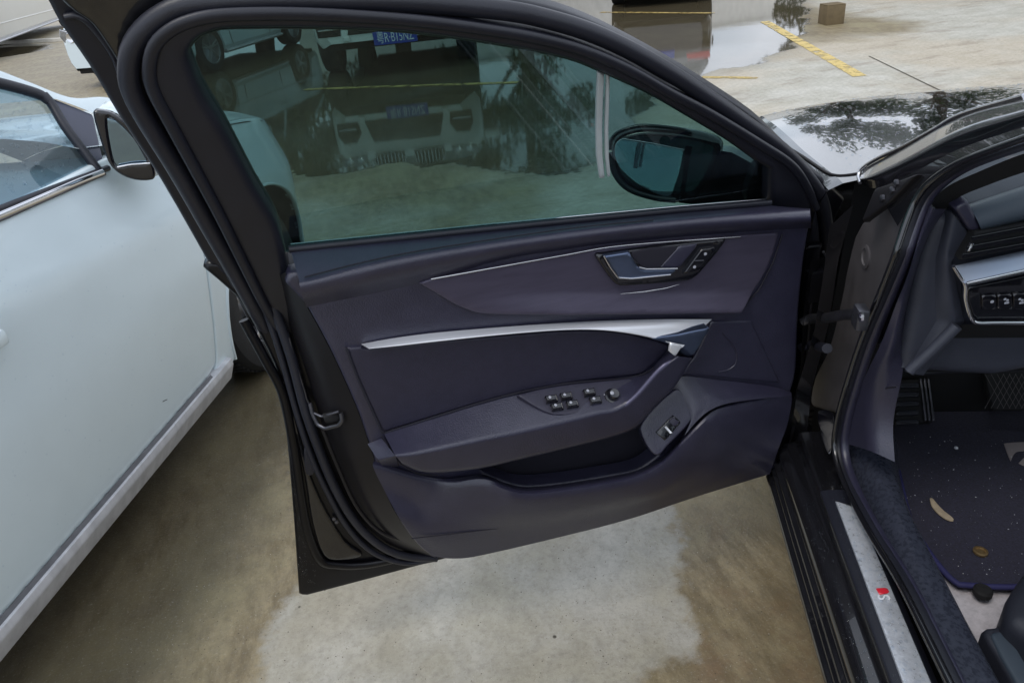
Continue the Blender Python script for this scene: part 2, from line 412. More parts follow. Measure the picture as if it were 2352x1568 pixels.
def ground_mat():
    m = bpy.data.materials.new('stained_concrete'); m.use_nodes = True; n = m.node_tree; L = n.links; p = n.nodes['Principled BSDF']
    g = n.nodes.new('ShaderNodeTexCoord')
    def N(sc, det=6, ro=.6, st=None, rot=0):
        mp = n.nodes.new('ShaderNodeMapping'); L.new(g.outputs['Object'], mp.inputs[0])
        if st: mp.inputs['Scale'].default_value = st
        mp.inputs['Rotation'].default_value = (0, 0, rot)
        t = n.nodes.new('ShaderNodeTexNoise'); t.inputs['Scale'].default_value = sc; t.inputs['Detail'].default_value = det; t.inputs['Roughness'].default_value = ro
        L.new(mp.outputs[0], t.inputs['Vector']); return t.outputs['Fac']
    def A(nm):
        t = n.nodes.new('ShaderNodeAttribute'); t.attribute_name = nm; return t.outputs['Fac']
    def MR(v, a, b, c=0, d=1, sm=True):
        t = n.nodes.new('ShaderNodeMapRange'); t.interpolation_type = 'SMOOTHSTEP' if sm else 'LINEAR'
        for k, x in zip(('From Min', 'From Max', 'To Min', 'To Max'), (a, b, c, d)): t.inputs[k].default_value = x
        L.new(v, t.inputs['Value']); return t.outputs['Result']
    def MA(op, a, b=None):
        t = n.nodes.new('ShaderNodeMath'); t.operation = op
        for i, v in enumerate((a, b)):
            if v is None: continue
            if isinstance(v, (int, float)): t.inputs[i].default_value = v
            else: L.new(v, t.inputs[i])
        return t.outputs[0]
    def MX(f, a, b):
        t = n.nodes.new('ShaderNodeMix'); t.data_type = 'RGBA'
        if isinstance(f, (int, float)): t.inputs['Factor'].default_value = f
        else: L.new(f, t.inputs['Factor'])
        for k, v in (('A', a), ('B', b)):
            if isinstance(v, tuple): t.inputs[k].default_value = (*v, 1)
            else: L.new(v, t.inputs[k])
        return t.outputs['Result']
    big, mid, fine, grit = N(.55, 5), N(3.2, 8, .65), N(26, 6, .7), N(160, 3, .7)
    trow = N(16, 8, .75, (1, .35, 1), R_(22))     # trowel streaks along the bays
    pale = MX(MR(mid, .35, .65), (.43, .415, .35), (.54, .525, .465))
    pale = MX(MR(big, .42, .62, 0, .55), pale, (.50, .415, .30))
    stain = MA('MULTIPLY', MR(N(1.1, 7, .68, (1, 2.4, 1), R_(20)), .52, .66), .55); pale = MX(stain, pale, (.26, .215, .165))
    brown = MX(MR(trow, .35, .65), (.165, .125, .066), (.32, .26, .155))
    brown = MX(MR(N(1.9, 7, .65), .45, .68, 0, .75), brown, (.35, .30, .17))
    red = MR(N(2.6, 8, .75), .46, .60, 0, .75); brown = MX(MA('MULTIPLY', red, MR(A('near'), 0, 1)), brown, (.21, .135, .075))
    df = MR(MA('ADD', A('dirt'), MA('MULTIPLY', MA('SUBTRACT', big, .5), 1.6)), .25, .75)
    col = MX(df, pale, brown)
    dm = MR(MA('ADD', A('shade_damp'), MA('MULTIPLY', MA('SUBTRACT', N(1.7, 7, .7), .5), .9)), .35, .85, 0, .62); col = MX(dm, col, (.045, .035, .018))  # car shade mixed into the ground colour as dark brown
    pe = MA('ADD', A('pat'), MA('ADD', MA('MULTIPLY', MA('SUBTRACT', mid, .5), .16), MA('MULTIPLY', MA('SUBTRACT', fine, .5), .10)))
    pf = MR(pe, -.02, .03, 0, .92)
    greyc = MX(MR(mid, .38, .62), (.40, .375, .30), (.50, .48, .425))
    greyc = MX(MR(N(1.4, 4), .5, .7, 0, .6), greyc, (.34, .30, .22))
    col = MX(pf, col, greyc)
    col = MX(MR(fine, .34, .70, 0, .30), col, (.13, .115, .085)); col = MX(MR(N(70, 4, .8),   .48, .68, 0, .26), col, (.11, .095, .07))
    col = MX(MR(grit, .35, .8, 0, .30, False), (.60, .58, .53), col) if False else MX(MR(grit, .56, .74, 0, .28), col, (.56, .54, .48))
    vo = n.nodes.new('ShaderNodeTexVoronoi'); vo.inputs['Scale'].default_value = 9; L.new(g.outputs['Object'], vo.inputs['Vector'])
    pits = MA('MULTIPLY', MR(vo.outputs['Distance'], .035, .06, 1, 0), MR(N(7, 2), .5, .56)); col = MX(pits, col, (.06, .05, .035))
    pd = MA('ADD', A('pud'), MA('ADD', MA('MULTIPLY', MA('SUBTRACT', N(1.6, 6, .65), .5), .75), MA('MULTIPLY', MA('SUBTRACT', fine, .5), .12)))
    pw = MR(pd, .0, .06); shade_damp = MR(pd, -.30, .05, 0, .6)
    wet = MX(.75, col, (.045, .038, .024))
    col = MX(shade_damp, col, MX(.45, col, (.12, .1, .07))); col = MX(pw, col, wet)
    L.new(col, p.inputs['Base Color'])
    r0 = MX(df, (.85,)*3, (.46,)*3); 
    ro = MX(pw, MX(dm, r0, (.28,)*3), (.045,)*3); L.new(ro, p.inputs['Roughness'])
    p.inputs['Specular IOR Level'].default_value = .5
    b = n.nodes.new('ShaderNodeBump'); b.inputs['Distance'].default_value = .004
    dry = MA('SUBTRACT', 1.0, pw); L.new(MA('MULTIPLY', dry, .85), b.inputs['Strength'])
    L.new(MA('ADD', MA('MULTIPLY', fine, .7), MA('MULTIPLY', grit, .35)), b.inputs['Height'])
    b2 = n.nodes.new('ShaderNodeBump'); b2.inputs['Distance'].default_value = .01; b2.inputs['Strength'].default_value = .035
    L.new(N(5, 3), b2.inputs['Height']); L.new(b.outputs[0], b2.inputs['Normal']); L.new(b2.outputs[0], p.inputs['Normal'])
    return m
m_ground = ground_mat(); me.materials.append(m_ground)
def worn(name, col, thr=.5):
    m = bpy.data.materials.new(name); m.use_nodes = True; n = m.node_tree; p = n.nodes['Principled BSDF']; p.inputs['Base Color'].default_value = (*col, 1); p.inputs['Roughness'].default_value = .6
    a = n.nodes.new('ShaderNodeTexNoise'); a.inputs['Scale'].default_value = 7; a.inputs['Detail'].default_value = 9; a.inputs['Roughness'].default_value = .75
    g = n.nodes.new('ShaderNodeTexCoord'); n.links.new(g.outputs['Object'], a.inputs['Vector'])
    r = n.nodes.new('ShaderNodeMapRange'); r.inputs['From Min'].default_value = thr-.08; r.inputs['From Max'].default_value = thr+.06; n.links.new(a.outputs['Fac'], r.inputs['Value'])
    n.links.new(r.outputs[0], p.inputs['Alpha']); return m
m_yel = worn('worn_yellow_paint', (.62, .47, .17), .455); m_yelf = worn('faded_yellow_paint', (.45, .33, .10), .48)
def strip(name, A, B, wd, z, m):
    A, B = Vector(A), Vector(B); d = (B-A).normalized(); s = Vector((-d.y, d.x, 0))*wd/2; n = 24; V = []; F = []
    for i in range(n+1):
        c = A.lerp(B, i/n); j = (random.random()-.5)*.006; V += [c+s*(1+j*8)+UP*z, c-s+UP*z]
    for i in range(n): F.append((2*i, 2*i+1, 2*i+3, 2*i+2))
    return tag(mesh_obj(name, V, F, m), kind='structure')
def g3(px, py): return gz(px, py)
strip('yellow_line', g3(1756, 50), g3(1975, 176), .12, .004, m_yel)
strip('yellow_line', g3(700, 206), g3(1190, 190), .10, .004, m_yelf)
strip('yellow_line', g3(1380, 29), g3(1640, 31), .10, .004, m_yelf)
strip('yellow_line', g3(1560, 178), g3(1740, 180), .09, .004, m_yelf)
m_joint = mat('joint_fill', (.10, .085, .06), .9, var=.4, vscale=20)
ja, jb = g3(2025, 144), g3(2153, 206); dj = (jb-ja).normalized()
strip('slab_joint', ja-dj*.35, jb+dj*3, .012, .004, m_joint)

def grit(name, n, cols, seed, smin, smax):
    rr = random.Random(seed); V = []; F = []
    k = 0
    while k < n:
        x, y = rr.uniform(-.2, 2.1), rr.uniform(-1.6, .6)
        if x*.9253-y*.3793 > 1.62 or x*.9253-y*.3793 < .06: continue
        k += 1; s_ = smin+(smax-smin)*rr.random()**3; th = rr.random()*6.3; q = len(V)
        for j in range(5): V.append(Vector((x+cos(th+j*1.257)*s_*rr.uniform(.7, 1.2), y+sin(th+j*1.257)*s_*rr.uniform(.6, 1.1), .0002)))
        V.append(Vector((x, y, s_*.7))); F += [(q+j, q+(j+1) % 5, q+5) for j in range(5)]
    return tag(mesh_obj(name, V, F, cols, smooth=False), kind='stuff')
tag(grit('grit', 5200, mat('dark_grit', (.09, .075, .055), .9), 11, .0005, .0019), 'fine dark sand and grit scattered on the concrete between the two cars', 'grit')
tag(grit('pale_sand', 2600, mat('pale_sand', (.55, .52, .45), .9), 12, .0004, .0014), 'fine pale sand grains scattered on the concrete between the two cars', 'sand')

# ------------------------------------------------------------------ black sedan
sedan = thing('black_sedan', 'black sedan at right with its front door swung wide open toward the camera', 'car', (0, 0, 0))
door = None
DO = Surf((0, 0, 0), (1, 0, 0), (0, 0, 1), (0, 1, 0))                     # outer skin plane
DB = Surf((0, .085, 0), (1, 0, 0), (0, 0, 1), (0, 1, 0))                  # trim plane
DW = Surf((0, .055, .97), (1, 0, 0), (0, .41, 1), (0, 1, -.41))           # leaning window plane
FACE = Vector((0, 1, 0))
def dn(px, py, n): return hitp(px, py, Vector((0, n, 0)), FACE)            # door point at depth n
def dnl(L, n): return [dn(x, y, n) for x, y in L]
# outer skin and shell (the door part itself)
outer_px = [(478, 600), (540, 680), (598, 775), (640, 872), (658, 1000), (674, 1180), (687, 1368), (687, 1368), (706, 1369), (706, 1369), (850, 1331), (1000, 1291), (1300, 1214), (1600, 1132), (1772, 1090), (1800, 1072), (1800, 1072), (1840, 905), (1866, 700), (1893, 560), (1893, 560), (1600, 600), (900, 680), (900, 680)]
door = panel('front_door', m_shell, sedan, DO, outer_px, 0, .022, .008, smooth=3, closed_back=True)
def dpart(*a, **k): return a
# lower flange ridges in the shell
tube('flange_ridge', m_shell, door, dnl(cr([(560, 735), (612, 830), (648, 900), (672, 1010), (693, 1150), (707, 1220), (735, 1285), (775, 1298), (850, 1296), (980, 1268)], 6), .006), .009, .006, FACE, n=90)
panel('shell_pressing', m_black, door, DO, [(652, 880), (680, 960), (705, 1065), (738, 1150), (790, 1240), (835, 1276), (780, 1288), (742, 1276), (716, 1200), (700, 1100), (678, 1000), (655, 930)], .008, .01, .006, smooth=3)
# latch face: the sloping rear wall between flange seal and trim
S1 = cr([(628, 640), (668, 755), (705, 860), (740, 975), (783, 1095), (832, 1190), (895, 1250), (1000, 1280)], 6)
S2 = cr([(655, 625), (704, 703), (760, 806), (818, 934), (848, 1019), (894, 1150), (945, 1228), (1000, 1276)], 6)
skin('latch_face', m_latch, door, [dnl(S1, .014), dnl([( .55*a[0]+.45*b[0], .55*a[1]+.45*b[1]) for a, b in zip(resample(S1, 40), resample(S2, 40))], .055), dnl(S2, .078)], [0, .02, 0], 70)
tube('weather_seal', m_rub, door, dnl(cr([(600, 640), (640, 735), (672, 830), (700, 937), (736, 1040), (775, 1130), (822, 1205), (880, 1256), (940, 1278), (1004, 1281)], 6), .022), .009, .008, FACE, n=110)
tube('seal_lip', m_rub, door, dnl(cr([(585, 655), (622, 745), (652, 840), (681, 945), (712, 1040), (748, 1120), (800, 1212), (858, 1268), (930, 1292), (1000, 1283)], 6), .012), .006, .006, FACE, n=110)
tube('seal_lip', m_latch, door, dnl(cr([(742, 985), (772, 1060), (818, 1160), (874, 1220), (939, 1243), (985, 1268)], 6), .045), .004, .004, FACE, n=60)
# latch bracket (U-shaped striker catch) and its bright edge
tube('latch_bracket', m_steel, door, [dn(712, 925, .03), dn(718, 950, .034), dn(730, 975, .04), dn(746, 984, .05), dn(778, 976, .066), dn(786, 966, .07), dn(783, 948, .068)], .004, .003, FACE, n=26)
tube('latch_bracket', m_steel, door, [dn(722, 948, .038), dn(738, 956, .045), dn(760, 950, .058), dn(779, 944, .066)], .0025, .003, FACE, n=14)
panel('latch_slot', m_under, door, Surf((0, .060, 0), (1, 0, 0), (0, 0, 1), (0, 1, 0)), [(742, 958), (778, 949), (781, 966), (748, 973)], 0, .01, .002)
tube('edge_wire', m_steel, door, dnl(cr([(664, 775), (678, 830), (700, 898), (704, 915), (712, 930)], 5), .026), .0018, .0018, FACE, n=30)
for q in ((767, 1190), (773, 1197)): revolve('screw', m_steel, door, dn(q[0], q[1], .006), FACE, [(.004, 0), (.004, .003), (0, .004)], 10)
panel('flange_tab', m_frame, door, DO, [(700, 1030), (724, 1046), (722, 1085), (706, 1092), (700, 1070)], .014, .01, .002, smooth=3)
# window frame: hole traced once, everything set around it
open_px = [(437, 140), (441, 116), (460, 94), (492, 80), (530, 74), (700, 73), (930, 82), (1153, 112), (1300, 141), (1374, 169), (1484, 218), (1557, 259), (1668, 325), (1741, 377), (1771, 393), (1771, 393), (1766, 461), (1766, 461), (1561, 479), (1153, 519), (665, 567), (665, 567), (640, 525), (590, 440), (520, 308), (470, 225)]
out_px = [(60, -60), (75, -110), (120, -135), (300, -125), (700, -70), (1000, -32), (1153, -4), (1263, 18), (1359, 51), (1465, 103), (1557, 154), (1631, 199), (1741, 272), (1815, 342), (1942, 458), (1942, 458), (1915, 520), (1902, 600), (1902, 600), (1850, 620), (1600, 560), (760, 640), (690, 700), (620, 800), (620, 800), (540, 680), (497, 612), (497, 612), (478, 607), (478, 607), (368, 416), (276, 276), (202, 152), (138, 60), (100, -10)]
open_lo = [(x, y+(60 if y > 455 and x > 640 else 0)) for x, y in open_px]
panel('window_frame', m_frame, door, DW, out_px, -.052, .02, .008, holes=[open_lo], smooth=3, res=.02)
mid_px = [(283, 170), (288, 125), (312, 80), (352, 45), (420, 14), (560, 2), (700, -4), (930, 4), (1153, 34), (1263, 56), (1359, 86), (1447, 126), (1539, 178), (1631, 240), (1704, 290), (1796, 355), (1851, 412), (1884, 462), (1898, 540), (1888, 640), (1888, 640), (1852, 640), (1852, 500), (1852, 500), (680, 660), (680, 660), (705, 800), (705, 800), (640, 800), (545, 640), (480, 520), (405, 380), (332, 262), (294, 205)]
panel('frame_step', m_rub, door, DW, mid_px, -.028, .03, .010, holes=[open_lo], smooth=3, res=.02)
in_px = [(335, 180), (336, 138), (350, 100), (382, 66), (438, 40), (520, 27), (700, 25), (950, 40), (1153, 66), (1263, 86), (1355, 114), (1447, 154), (1539, 206), (1631, 254), (1741, 320), (1815, 368), (1851, 415), (1876, 470), (1888, 560), (1882, 640), (1882, 640), (1852, 640), (1852, 500), (1852, 500), (690, 640), (690, 640), (735, 760), (735, 760), (650, 770), (616, 717), (556, 597), (490, 470), (395, 300), (350, 225)]
panel('frame_lining', m_frame, door, DW, in_px, 0, .035, .014, holes=[open_lo], smooth=3, res=.02)
t1 = [(665, 860), (630, 790), (551, 645), (480, 520), (414, 402), (330, 265), (300, 200), (296, 155), (304, 112), (330, 72), (372, 38), (430, 14), (560, 4), (700, 2), (930, 5), (1153, 24), (1263, 46), (1359, 76), (1447, 116), (1539, 168), (1631, 228), (1704, 278), (1796, 344), (1851, 402), (1888, 462), (1900, 551), (1893, 640), (1880, 740)]
tube('weather_seal', m_rub, door, [DW.p(x, y, -.018) for x, y in cr(t1, 5)], .013, .012, DW.n, n=220, seg=14)
t2 = [(672, 800), (616, 717), (556, 600), (496, 480), (398, 298), (352, 210), (343, 160), (354, 108), (388, 72), (440, 48), (520, 35), (700, 33), (950, 48), (1153, 74), (1263, 95), (1355, 122), (1447, 162), (1539, 214), (1631, 262), (1741, 328), (1815, 377), (1851, 425), (1874, 480)]
tube('lining_ridge', m_frame, door, [DW.p(x, y, .0) for x, y in cr(t2, 5)], .008, .006, DW.n, n=200, seg=12)
t3 = [(150, 40), (170, 36), (190, 42), (215, 65), (257, 122), (284, 190)]
tube('applique_lip', m_frame, door, [DW.p(x, y, -.046) for x, y in cr(t3+[(316, 262), (400, 410), (470, 530), (535, 650), (580, 745)], 5)], .004, .005, DW.n, n=120)
panel('pillar_applique', m_black, door, DW, [(120, -30), (165, 28), (205, 55), (250, 118), (282, 172), (296, 190), (286, 120), (310, 72), (352, 36), (420, 4), (520, -20), (400, -60), (200, -70)], -.04, .015, .006, smooth=3)
# glass and belt seals
DG = Surf(DW.q, DW.e1, DW.e2, DW.n)
gpx = [(430, 140), (434, 108), (456, 86), (492, 72), (530, 66), (700, 65), (930, 74), (1153, 104), (1300, 133), (1384, 161), (1492, 210), (1565, 251), (1676, 317), (1749, 369), (1779, 390), (1779, 390), (1774, 475), (1774, 475), (1153, 530), (655, 580), (655, 580), (632, 530), (580, 440), (510, 308), (460, 225)]
panel('window_glass', m_glass, door, DG, gpx, -.03, .004, 0, smooth=3, closed_back=True, res=.05, edge=.02)
tube('belt_seal', m_rub, door, [dn(x, y, .052) for x, y in ((664, 573), (1153, 523), (1561, 483), (1770, 466))], .006, .005, FACE, n=60)
tube('belt_moulding', m_chrome, door, [dn(x, y, .020) for x, y in ((668, 562), (1153, 513), (1561, 474), (1766, 457))], .0022, .0022, FACE, n=60)
# upright white reflection built as a strip on the inner glass face
stp = [(1388, 168), (1384, 230), (1382, 300), (1383, 360), (1389, 411)]
stq = [(1402, 176), (1400, 230), (1398, 300), (1398, 360), (1402, 407)]
SX = Surf(DW.q, DW.e1, DW.e2, DW.n)
panel('reflection_strip', m_strip, door, SX, [(1374, 168), (1371, 230), (1370, 300), (1371, 360), (1378, 411), (1390, 411), (1385, 360), (1384, 300), (1386, 230), (1389, 172)], -.024, .005, .0025)
panel('reflection_strip', m_strip, door, SX, [(1394, 174), (1392, 230), (1390, 300), (1391, 360), (1396, 408), (1403, 406), (1399, 360), (1398, 300), (1400, 230), (1401, 177)], -.024, .004, .0015)
# wing mirror (outside the glass)
mq = dn(1500, 380, -.10); mn = Vector((.52, .84, .27)).normalized()
MS = Surf(mq, UP.cross(mn).normalized(), mn.cross(UP.cross(mn).normalized()), mn)
mg = [(1429, 318), (1500, 328), (1571, 344), (1571, 344), (1560, 400), (1541, 453), (1541, 453), (1515, 449), (1465, 424), (1425, 388), (1411, 353), (1415, 328), (1429, 318)]
mh = [(1401, 345), (1404, 322), (1425, 302), (1476, 289), (1557, 292), (1631, 306), (1660, 330), (1640, 400), (1600, 462), (1561, 467), (1502, 462), (1442, 442), (1410, 405)]
panel('mirror_housing', m_gloss, door, MS, mh, -.002, .05, .02, smooth=4, closed_back=True)
tube('mirror_rim', m_gloss, door, [MS.p(x, y, .0) for x, y in cr(mh[:4]+[(1557, 296), (1590, 305)], 5)], .004, .006, mn, n=50)
tube('mirror_rim', m_frame, door, [MS.p(x, y, .0) for x, y in cr([(1402, 350), (1412, 398), (1444, 434), (1502, 454), (1552, 460)], 5)], .006, .006, mn, n=50)
panel('mirror_glass', m_mirror, door, MS, mg, .003, .004, .0015, smooth=3)
tube('mirror_glint', m_chrome, door, [MS.p(x, y, .006) for x, y in ((1430, 319), (1500, 330), (1572, 345))], .0014, .0014, mn, n=20)
skin('mirror_arm', m_gloss, door, [[MS.p(1575, 335, .004), dn(1680, 350, -.06), dn(1745, 385, -.02)], [MS.p(1575, 335, -.05), dn(1680, 335, -.09), dn(1760, 375, -.03)], [MS.p(1560, 466, -.05), dn(1680, 476, -.09), dn(1765, 474, -.03)], [MS.p(1560, 466, .004), dn(1680, 478, -.06), dn(1765, 476, -.02)]], [.0]*4, 30, closed=True)
panel('mirror_foot_cover', m_frame, door, DW, [(1741, 379), (1772, 395), (1768, 462), (1715, 466), (1718, 430), (1728, 400)], -.036, .012, .004, smooth=2)
# ---- inner trim
trim_out = [(660, 629), (704, 703), (760, 806), (818, 934), (848, 1019), (894, 1150), (941, 1230), (990, 1277), (1043, 1282), (1108, 1274), (1297, 1230), (1450, 1190), (1600, 1140), (1765, 1088), (1785, 1040), (1806, 960), (1818, 900), (1830, 850), (1836, 720), (1848, 600), (1860, 525), (1860, 525), (1855, 505), (1855, 505), (1400, 545), (900, 600)]
pocket = [(1104, 1078), (1165, 1066), (1300, 1034), (1420, 1004), (1470, 984), (1490, 1010), (1515, 1040), (1500, 1056), (1465, 1078), (1400, 1092), (1300, 1108), (1213, 1116), (1160, 1105)]
def prel(u, z, d): return .004*sin(u*3)+.0
panel('trim_panel', m_trim, door, DB, trim_out, 0, .03, .008, smooth=3, holes=[pocket], res=.015)
# pocket interior
pc = np.array(pocket)
panel('pocket_back', m_pocket, door, DB, [(1070, 1050), (1500, 940), (1560, 1060), (1440, 1140), (1120, 1150)], -.05, .005, 0)
# shoulder (window ledge)
L0 = dnl([(668, 577), (1153, 529), (1561, 489), (1770, 472), (1862, 480)], .054)
L1 = dnl(cr([(662, 600), (686, 640), (830, 605), (980, 574), (1297, 527), (1600, 496), (1860, 482)], 6)[6:], .104)
L1b = dnl(cr([(688, 655), (980, 592), (1297, 545), (1600, 512), (1862, 500)], 6), .116)
L2 = dnl(cr([(694, 680), (966, 622), (1297, 560), (1600, 527), (1863, 512)], 6), .112)
L3 = dnl(cr([(704, 706), (958, 653), (1150, 598), (1297, 574), (1400, 560), (1668, 536), (1863, 524)], 6), .084)
skin('upper_shoulder', m_trim, door, [L0, L1, L1b, L2, L3], [0, .02, .012, .02, 0], 90)
tube('shoulder_seam', m_pocket, door, [p+Vector((0, .0015, .0012)) for p in dnl(cr([(700, 637), (830, 604), (980, 574), (1297, 527), (1500, 506)], 6), .1045)], .0012, .0012, FACE, n=80, seg=6)
# decor inlay and its bright line
dec = [(962, 651), (962, 651), (1000, 638), (1140, 612), (1297, 584), (1400, 567), (1530, 553), (1668, 543), (1790, 535), (1790, 535), (1770, 600), (1738, 660), (1692, 713), (1692, 713), (1500, 714), (1300, 716), (1150, 720), (1095, 718), (1050, 702), (1005, 676)]
_bl = DB.hit(1150, 720, .01); _br = DB.hit(1692, 713, .01)
def drel(u, z, d):
    zb = _bl[1]+(u-_bl[0])/(_br[0]-_bl[0])*(_br[1]-_bl[1]); t = max(0, min(1, 1-(z-zb)/.045)); return .016*t*t*(3-2*t)*max(0, min(1, (_bl[0]+.06-u)/.18))
panel('decor_inlay', m_decor, door, DB, dec, .007, .01, .004, smooth=3, relief=drel, res=.008)
tube('decor_trim_line', m_chrome, door, dnl(cr([(990, 641), (1140, 614), (1297, 586), (1390, 569), (1500, 558), (1700, 544)], 6), .0955), .0016, .0016, FACE, n=80, seg=8)
tube('decor_edge', m_pocket, door, dnl([(1797, 538), (1776, 602), (1744, 664), (1698, 716)], .088), .0016, .0016, FACE, n=40, seg=6)
# release handle
bez = [(1370, 589), (1388, 583), (1500, 568), (1600, 556), (1670, 549), (1670, 549), (1655, 572), (1625, 608), (1594, 640), (1560, 648), (1460, 656), (1425, 657), (1410, 648), (1390, 622)]
panel('handle_bezel', m_gloss, door, DB, bez, .018, .012, .004, smooth=3)
lev = [(1388, 588), (1388, 588), (1447, 579), (1447, 579), (1458, 600), (1470, 617), (1485, 620), (1556, 619), (1556, 619), (1541, 632), (1480, 640), (1430, 643), (1418, 636)]
panel('release_handle', m_darkalu, door, DB, lev, .026, .010, .004, smooth=2)
tube('handle_edge', m_chrome, door, [DB.p(x, y, .027) for x, y in ((1468, 614), (1485, 618), (1556, 617))], .0016, .0016, FACE, n=20, seg=8)
tube('handle_edge', m_chrome, door, [DB.p(x, y, .027) for x, y in ((1388, 589), (1402, 614), (1420, 638), (1450, 640), (1540, 631))], .0018, .0018, FACE, n=40, seg=8)
panel('handle_cup', m_pocket, door, DB, [(1452, 578), (1545, 566), (1560, 575), (1535, 600), (1510, 617), (1482, 616), (1466, 605)], .0195, .004, .002, smooth=2)
panel('handle_cup', m_trim, door, DB, [(1560, 566), (1606, 560), (1562, 615), (1515, 615)], .0205, .004, .003)
lk = [(1570, 630), (1606, 622), (1634, 590), (1646, 568), (1612, 573), (1590, 602)]
panel('lock_switch', m_gloss, door, DB, lk, .024, .006, .003)
for q in ((1595, 613), (1620, 583)): revolve('switch_icon', m_icon, door, DB.p(*q, .0245), FACE, [(.0030, 0), (.0030, .0006), (0, .0008)], 12)
tube('switch_divider', m_steel, door, [DB.p(1594, 599, .025), DB.p(1616, 598, .025)], .0009, .0009, FACE, n=3, seg=6)
tube('handle_glint_lip', m_chrome, door, [DB.p(x, y, .0165) for x, y in ((1425, 675), (1480, 670), (1530, 662), (1560, 653))], .0014, .0012, FACE, n=20, seg=8, taper=lambda t: .25+sin(t*pi))
# insert panel and bright pull strip
ins = [(797, 800), (797, 800), (830, 797), (848, 801), (1000, 785), (1153, 772), (1297, 761), (1400, 762), (1465, 772), (1543, 794), (1543, 794), (1510, 828), (1473, 859), (1473, 859), (1300, 880), (1153, 910), (1000, 955), (881, 992), (881, 992), (850, 930), (820, 862)]
panel('door_insert', m_trim2, door, DB, ins, .006, .01, .004, smooth=3)
U = cr([(829, 790), (900, 777), (1000, 764), (1153, 751), (1297, 741), (1400, 736), (1520, 733), (1635, 733)], 6)
Lw = cr([(848, 801), (920, 794), (1000, 785), (1153, 769), (1297, 758), (1400, 760), (1500, 777), (1565, 800)], 6)
def vn(L, a, b, pw=1): n = len(L); return [dn(x, y, a+(b-a)*(i/(n-1))**pw) for i, (x, y) in enumerate(L)]
mid_ = [tuple((.45*np.array(a)+.55*np.array(b))) for a, b in zip(resample(U, 60), resample(Lw, 60))]
skin('pull_strip', m_alu, door, [vn(U, .088, .094), vn(mid_, .104, .112), vn(Lw, .112, .124, 2), vn(Lw, .088, .100)], [0, .012, .004, 0], 90)
panel('pull_strip_reflection', m_darkalu, door, DB, [(1495, 777), (1560, 768), (1630, 754), (1620, 774), (1594, 816), (1568, 816), (1556, 800), (1525, 788)], .036, .03, .004, smooth=2)  # the strip's dark-blue lower reflection put in as a darker metal
panel('pull_strip_tip', m_alu, door, DB, [(1541, 788), (1567, 796), (1552, 819), (1538, 808)], .0735, .004, .002)
# armrest
A_ = cr([(881, 993), (1000, 956), (1153, 911), (1300, 881), (1473, 861), (1510, 830), (1545, 797)], 6)
B_ = cr([(908, 1046), (960, 1040), (1090, 1013), (1200, 991), (1300, 968), (1372, 950), (1415, 941), (1465, 906), (1515, 850), (1556, 818)], 6)
C_ = cr([(925, 1066), (980, 1086), (1100, 1077), (1200, 1055), (1300, 1031), (1400, 1006), (1462, 982), (1510, 930), (1550, 890), (1592, 822)], 6)
D_ = cr([(905, 1050), (985, 1075), (1100, 1065), (1300, 1020), (1440, 975), (1500, 920), (1545, 880), (1594, 815)], 6)
skin('armrest', m_trim, door, [dnl(A_, .090), dnl(B_, .158), dnl(C_, .150), dnl(D_, .080)], [0, .008, .012, 0], 110)
m_sheen = mat('lilac_highlight', (.10, .095, .15), .34, metal=.4)  # lilac tubes draw the soft sheen on armrest and grab edges as colour
tube('grab_handle_highlight', m_sheen, door, [dn(x-1, y, .153) for x, y in cr([(1551, 824), (1515, 850), (1465, 906), (1432, 934), (1405, 946)], 6)], .0055, .0045, FACE, n=60, taper=lambda t: min(1, .35+t*5, .25+(1-t)*4))
tube('armrest_highlight', m_sheen, door, [dn(x, y-1, .1535) for x, y in cr([(1402, 946), (1372, 951), (1300, 969), (1200, 992), (1090, 1014), (960, 1041), (922, 1046)], 6)], .0025, .0025, FACE, n=80, taper=lambda t: min(1, .3+t*5, .2+(1-t)*4))
skin('armrest_end', m_trim, door, [[dn(876, 1006, .088), dn(844, 1019, .088)], [dn(909, 1047, .150), dn(870, 1058, .118)], [dn(915, 1070, .09), dn(880, 1072, .09)]], [0, .006, 0], 12)
tube('armrest_seam', m_pocket, door, dnl(cr([(876, 1000), (893, 1026), (905, 1046), (925, 1068), (960, 1086), (1005, 1091)], 5), .122), .0012, .0012, FACE, n=40, seg=6)
tube('insert_groove', m_pocket, door, dnl(cr([(795, 798), (820, 865), (850, 932), (879, 996)], 5)+cr([(879, 996), (1000, 957), (1153, 911), (1300, 881), (1473, 861), (1545, 797)], 5), .0925), .0022, .0018, FACE, n=110, seg=6)
# switch pack on the armrest top
AP = plane3(dn(1190, 905, .097), dn(1460, 865, .094), dn(1330, 958, .150), Vector((0, .5, 1)))
sp = [(1188, 906), (1188, 906), (1240, 893), (1300, 883), (1385, 874), (1455, 868), (1455, 868), (1458, 890), (1438, 914), (1408, 933), (1350, 946), (1297, 952), (1262, 948), (1225, 930)]
panel('switch_pack', m_trim2, door, AP, sp, .006, .006, .0025, smooth=3)
for q in ((1263, 918), (1297, 912), (1276, 936), (1311, 930), (1350, 903), (1364, 921)):
    c = AP.p(q[0]+3, q[1]-1, .009); box('window_switch', m_gloss, door, c, AP.e1*.010, AP.e2*.006, AP.n*.004, .0015)
    revolve('switch_icon', m_icon, door, AP.p(q[0], q[1]-6, .0135), AP.n, [(.0028, 0), (.0028, .0006), (0, .0009)], 10)
revolve('mirror_knob', m_gloss, door, AP.p(1407, 910, .006), AP.n, [(.016, 0), (.0155, .003), (.012, .004), (.011, .012), (.009, .0145), (0, .0150)], 24)
revolve('knob_cap', m_icon, door, AP.p(1406, 902, .0215), AP.n, [(.004, 0), (.003, .001), (0, .0014)], 12)
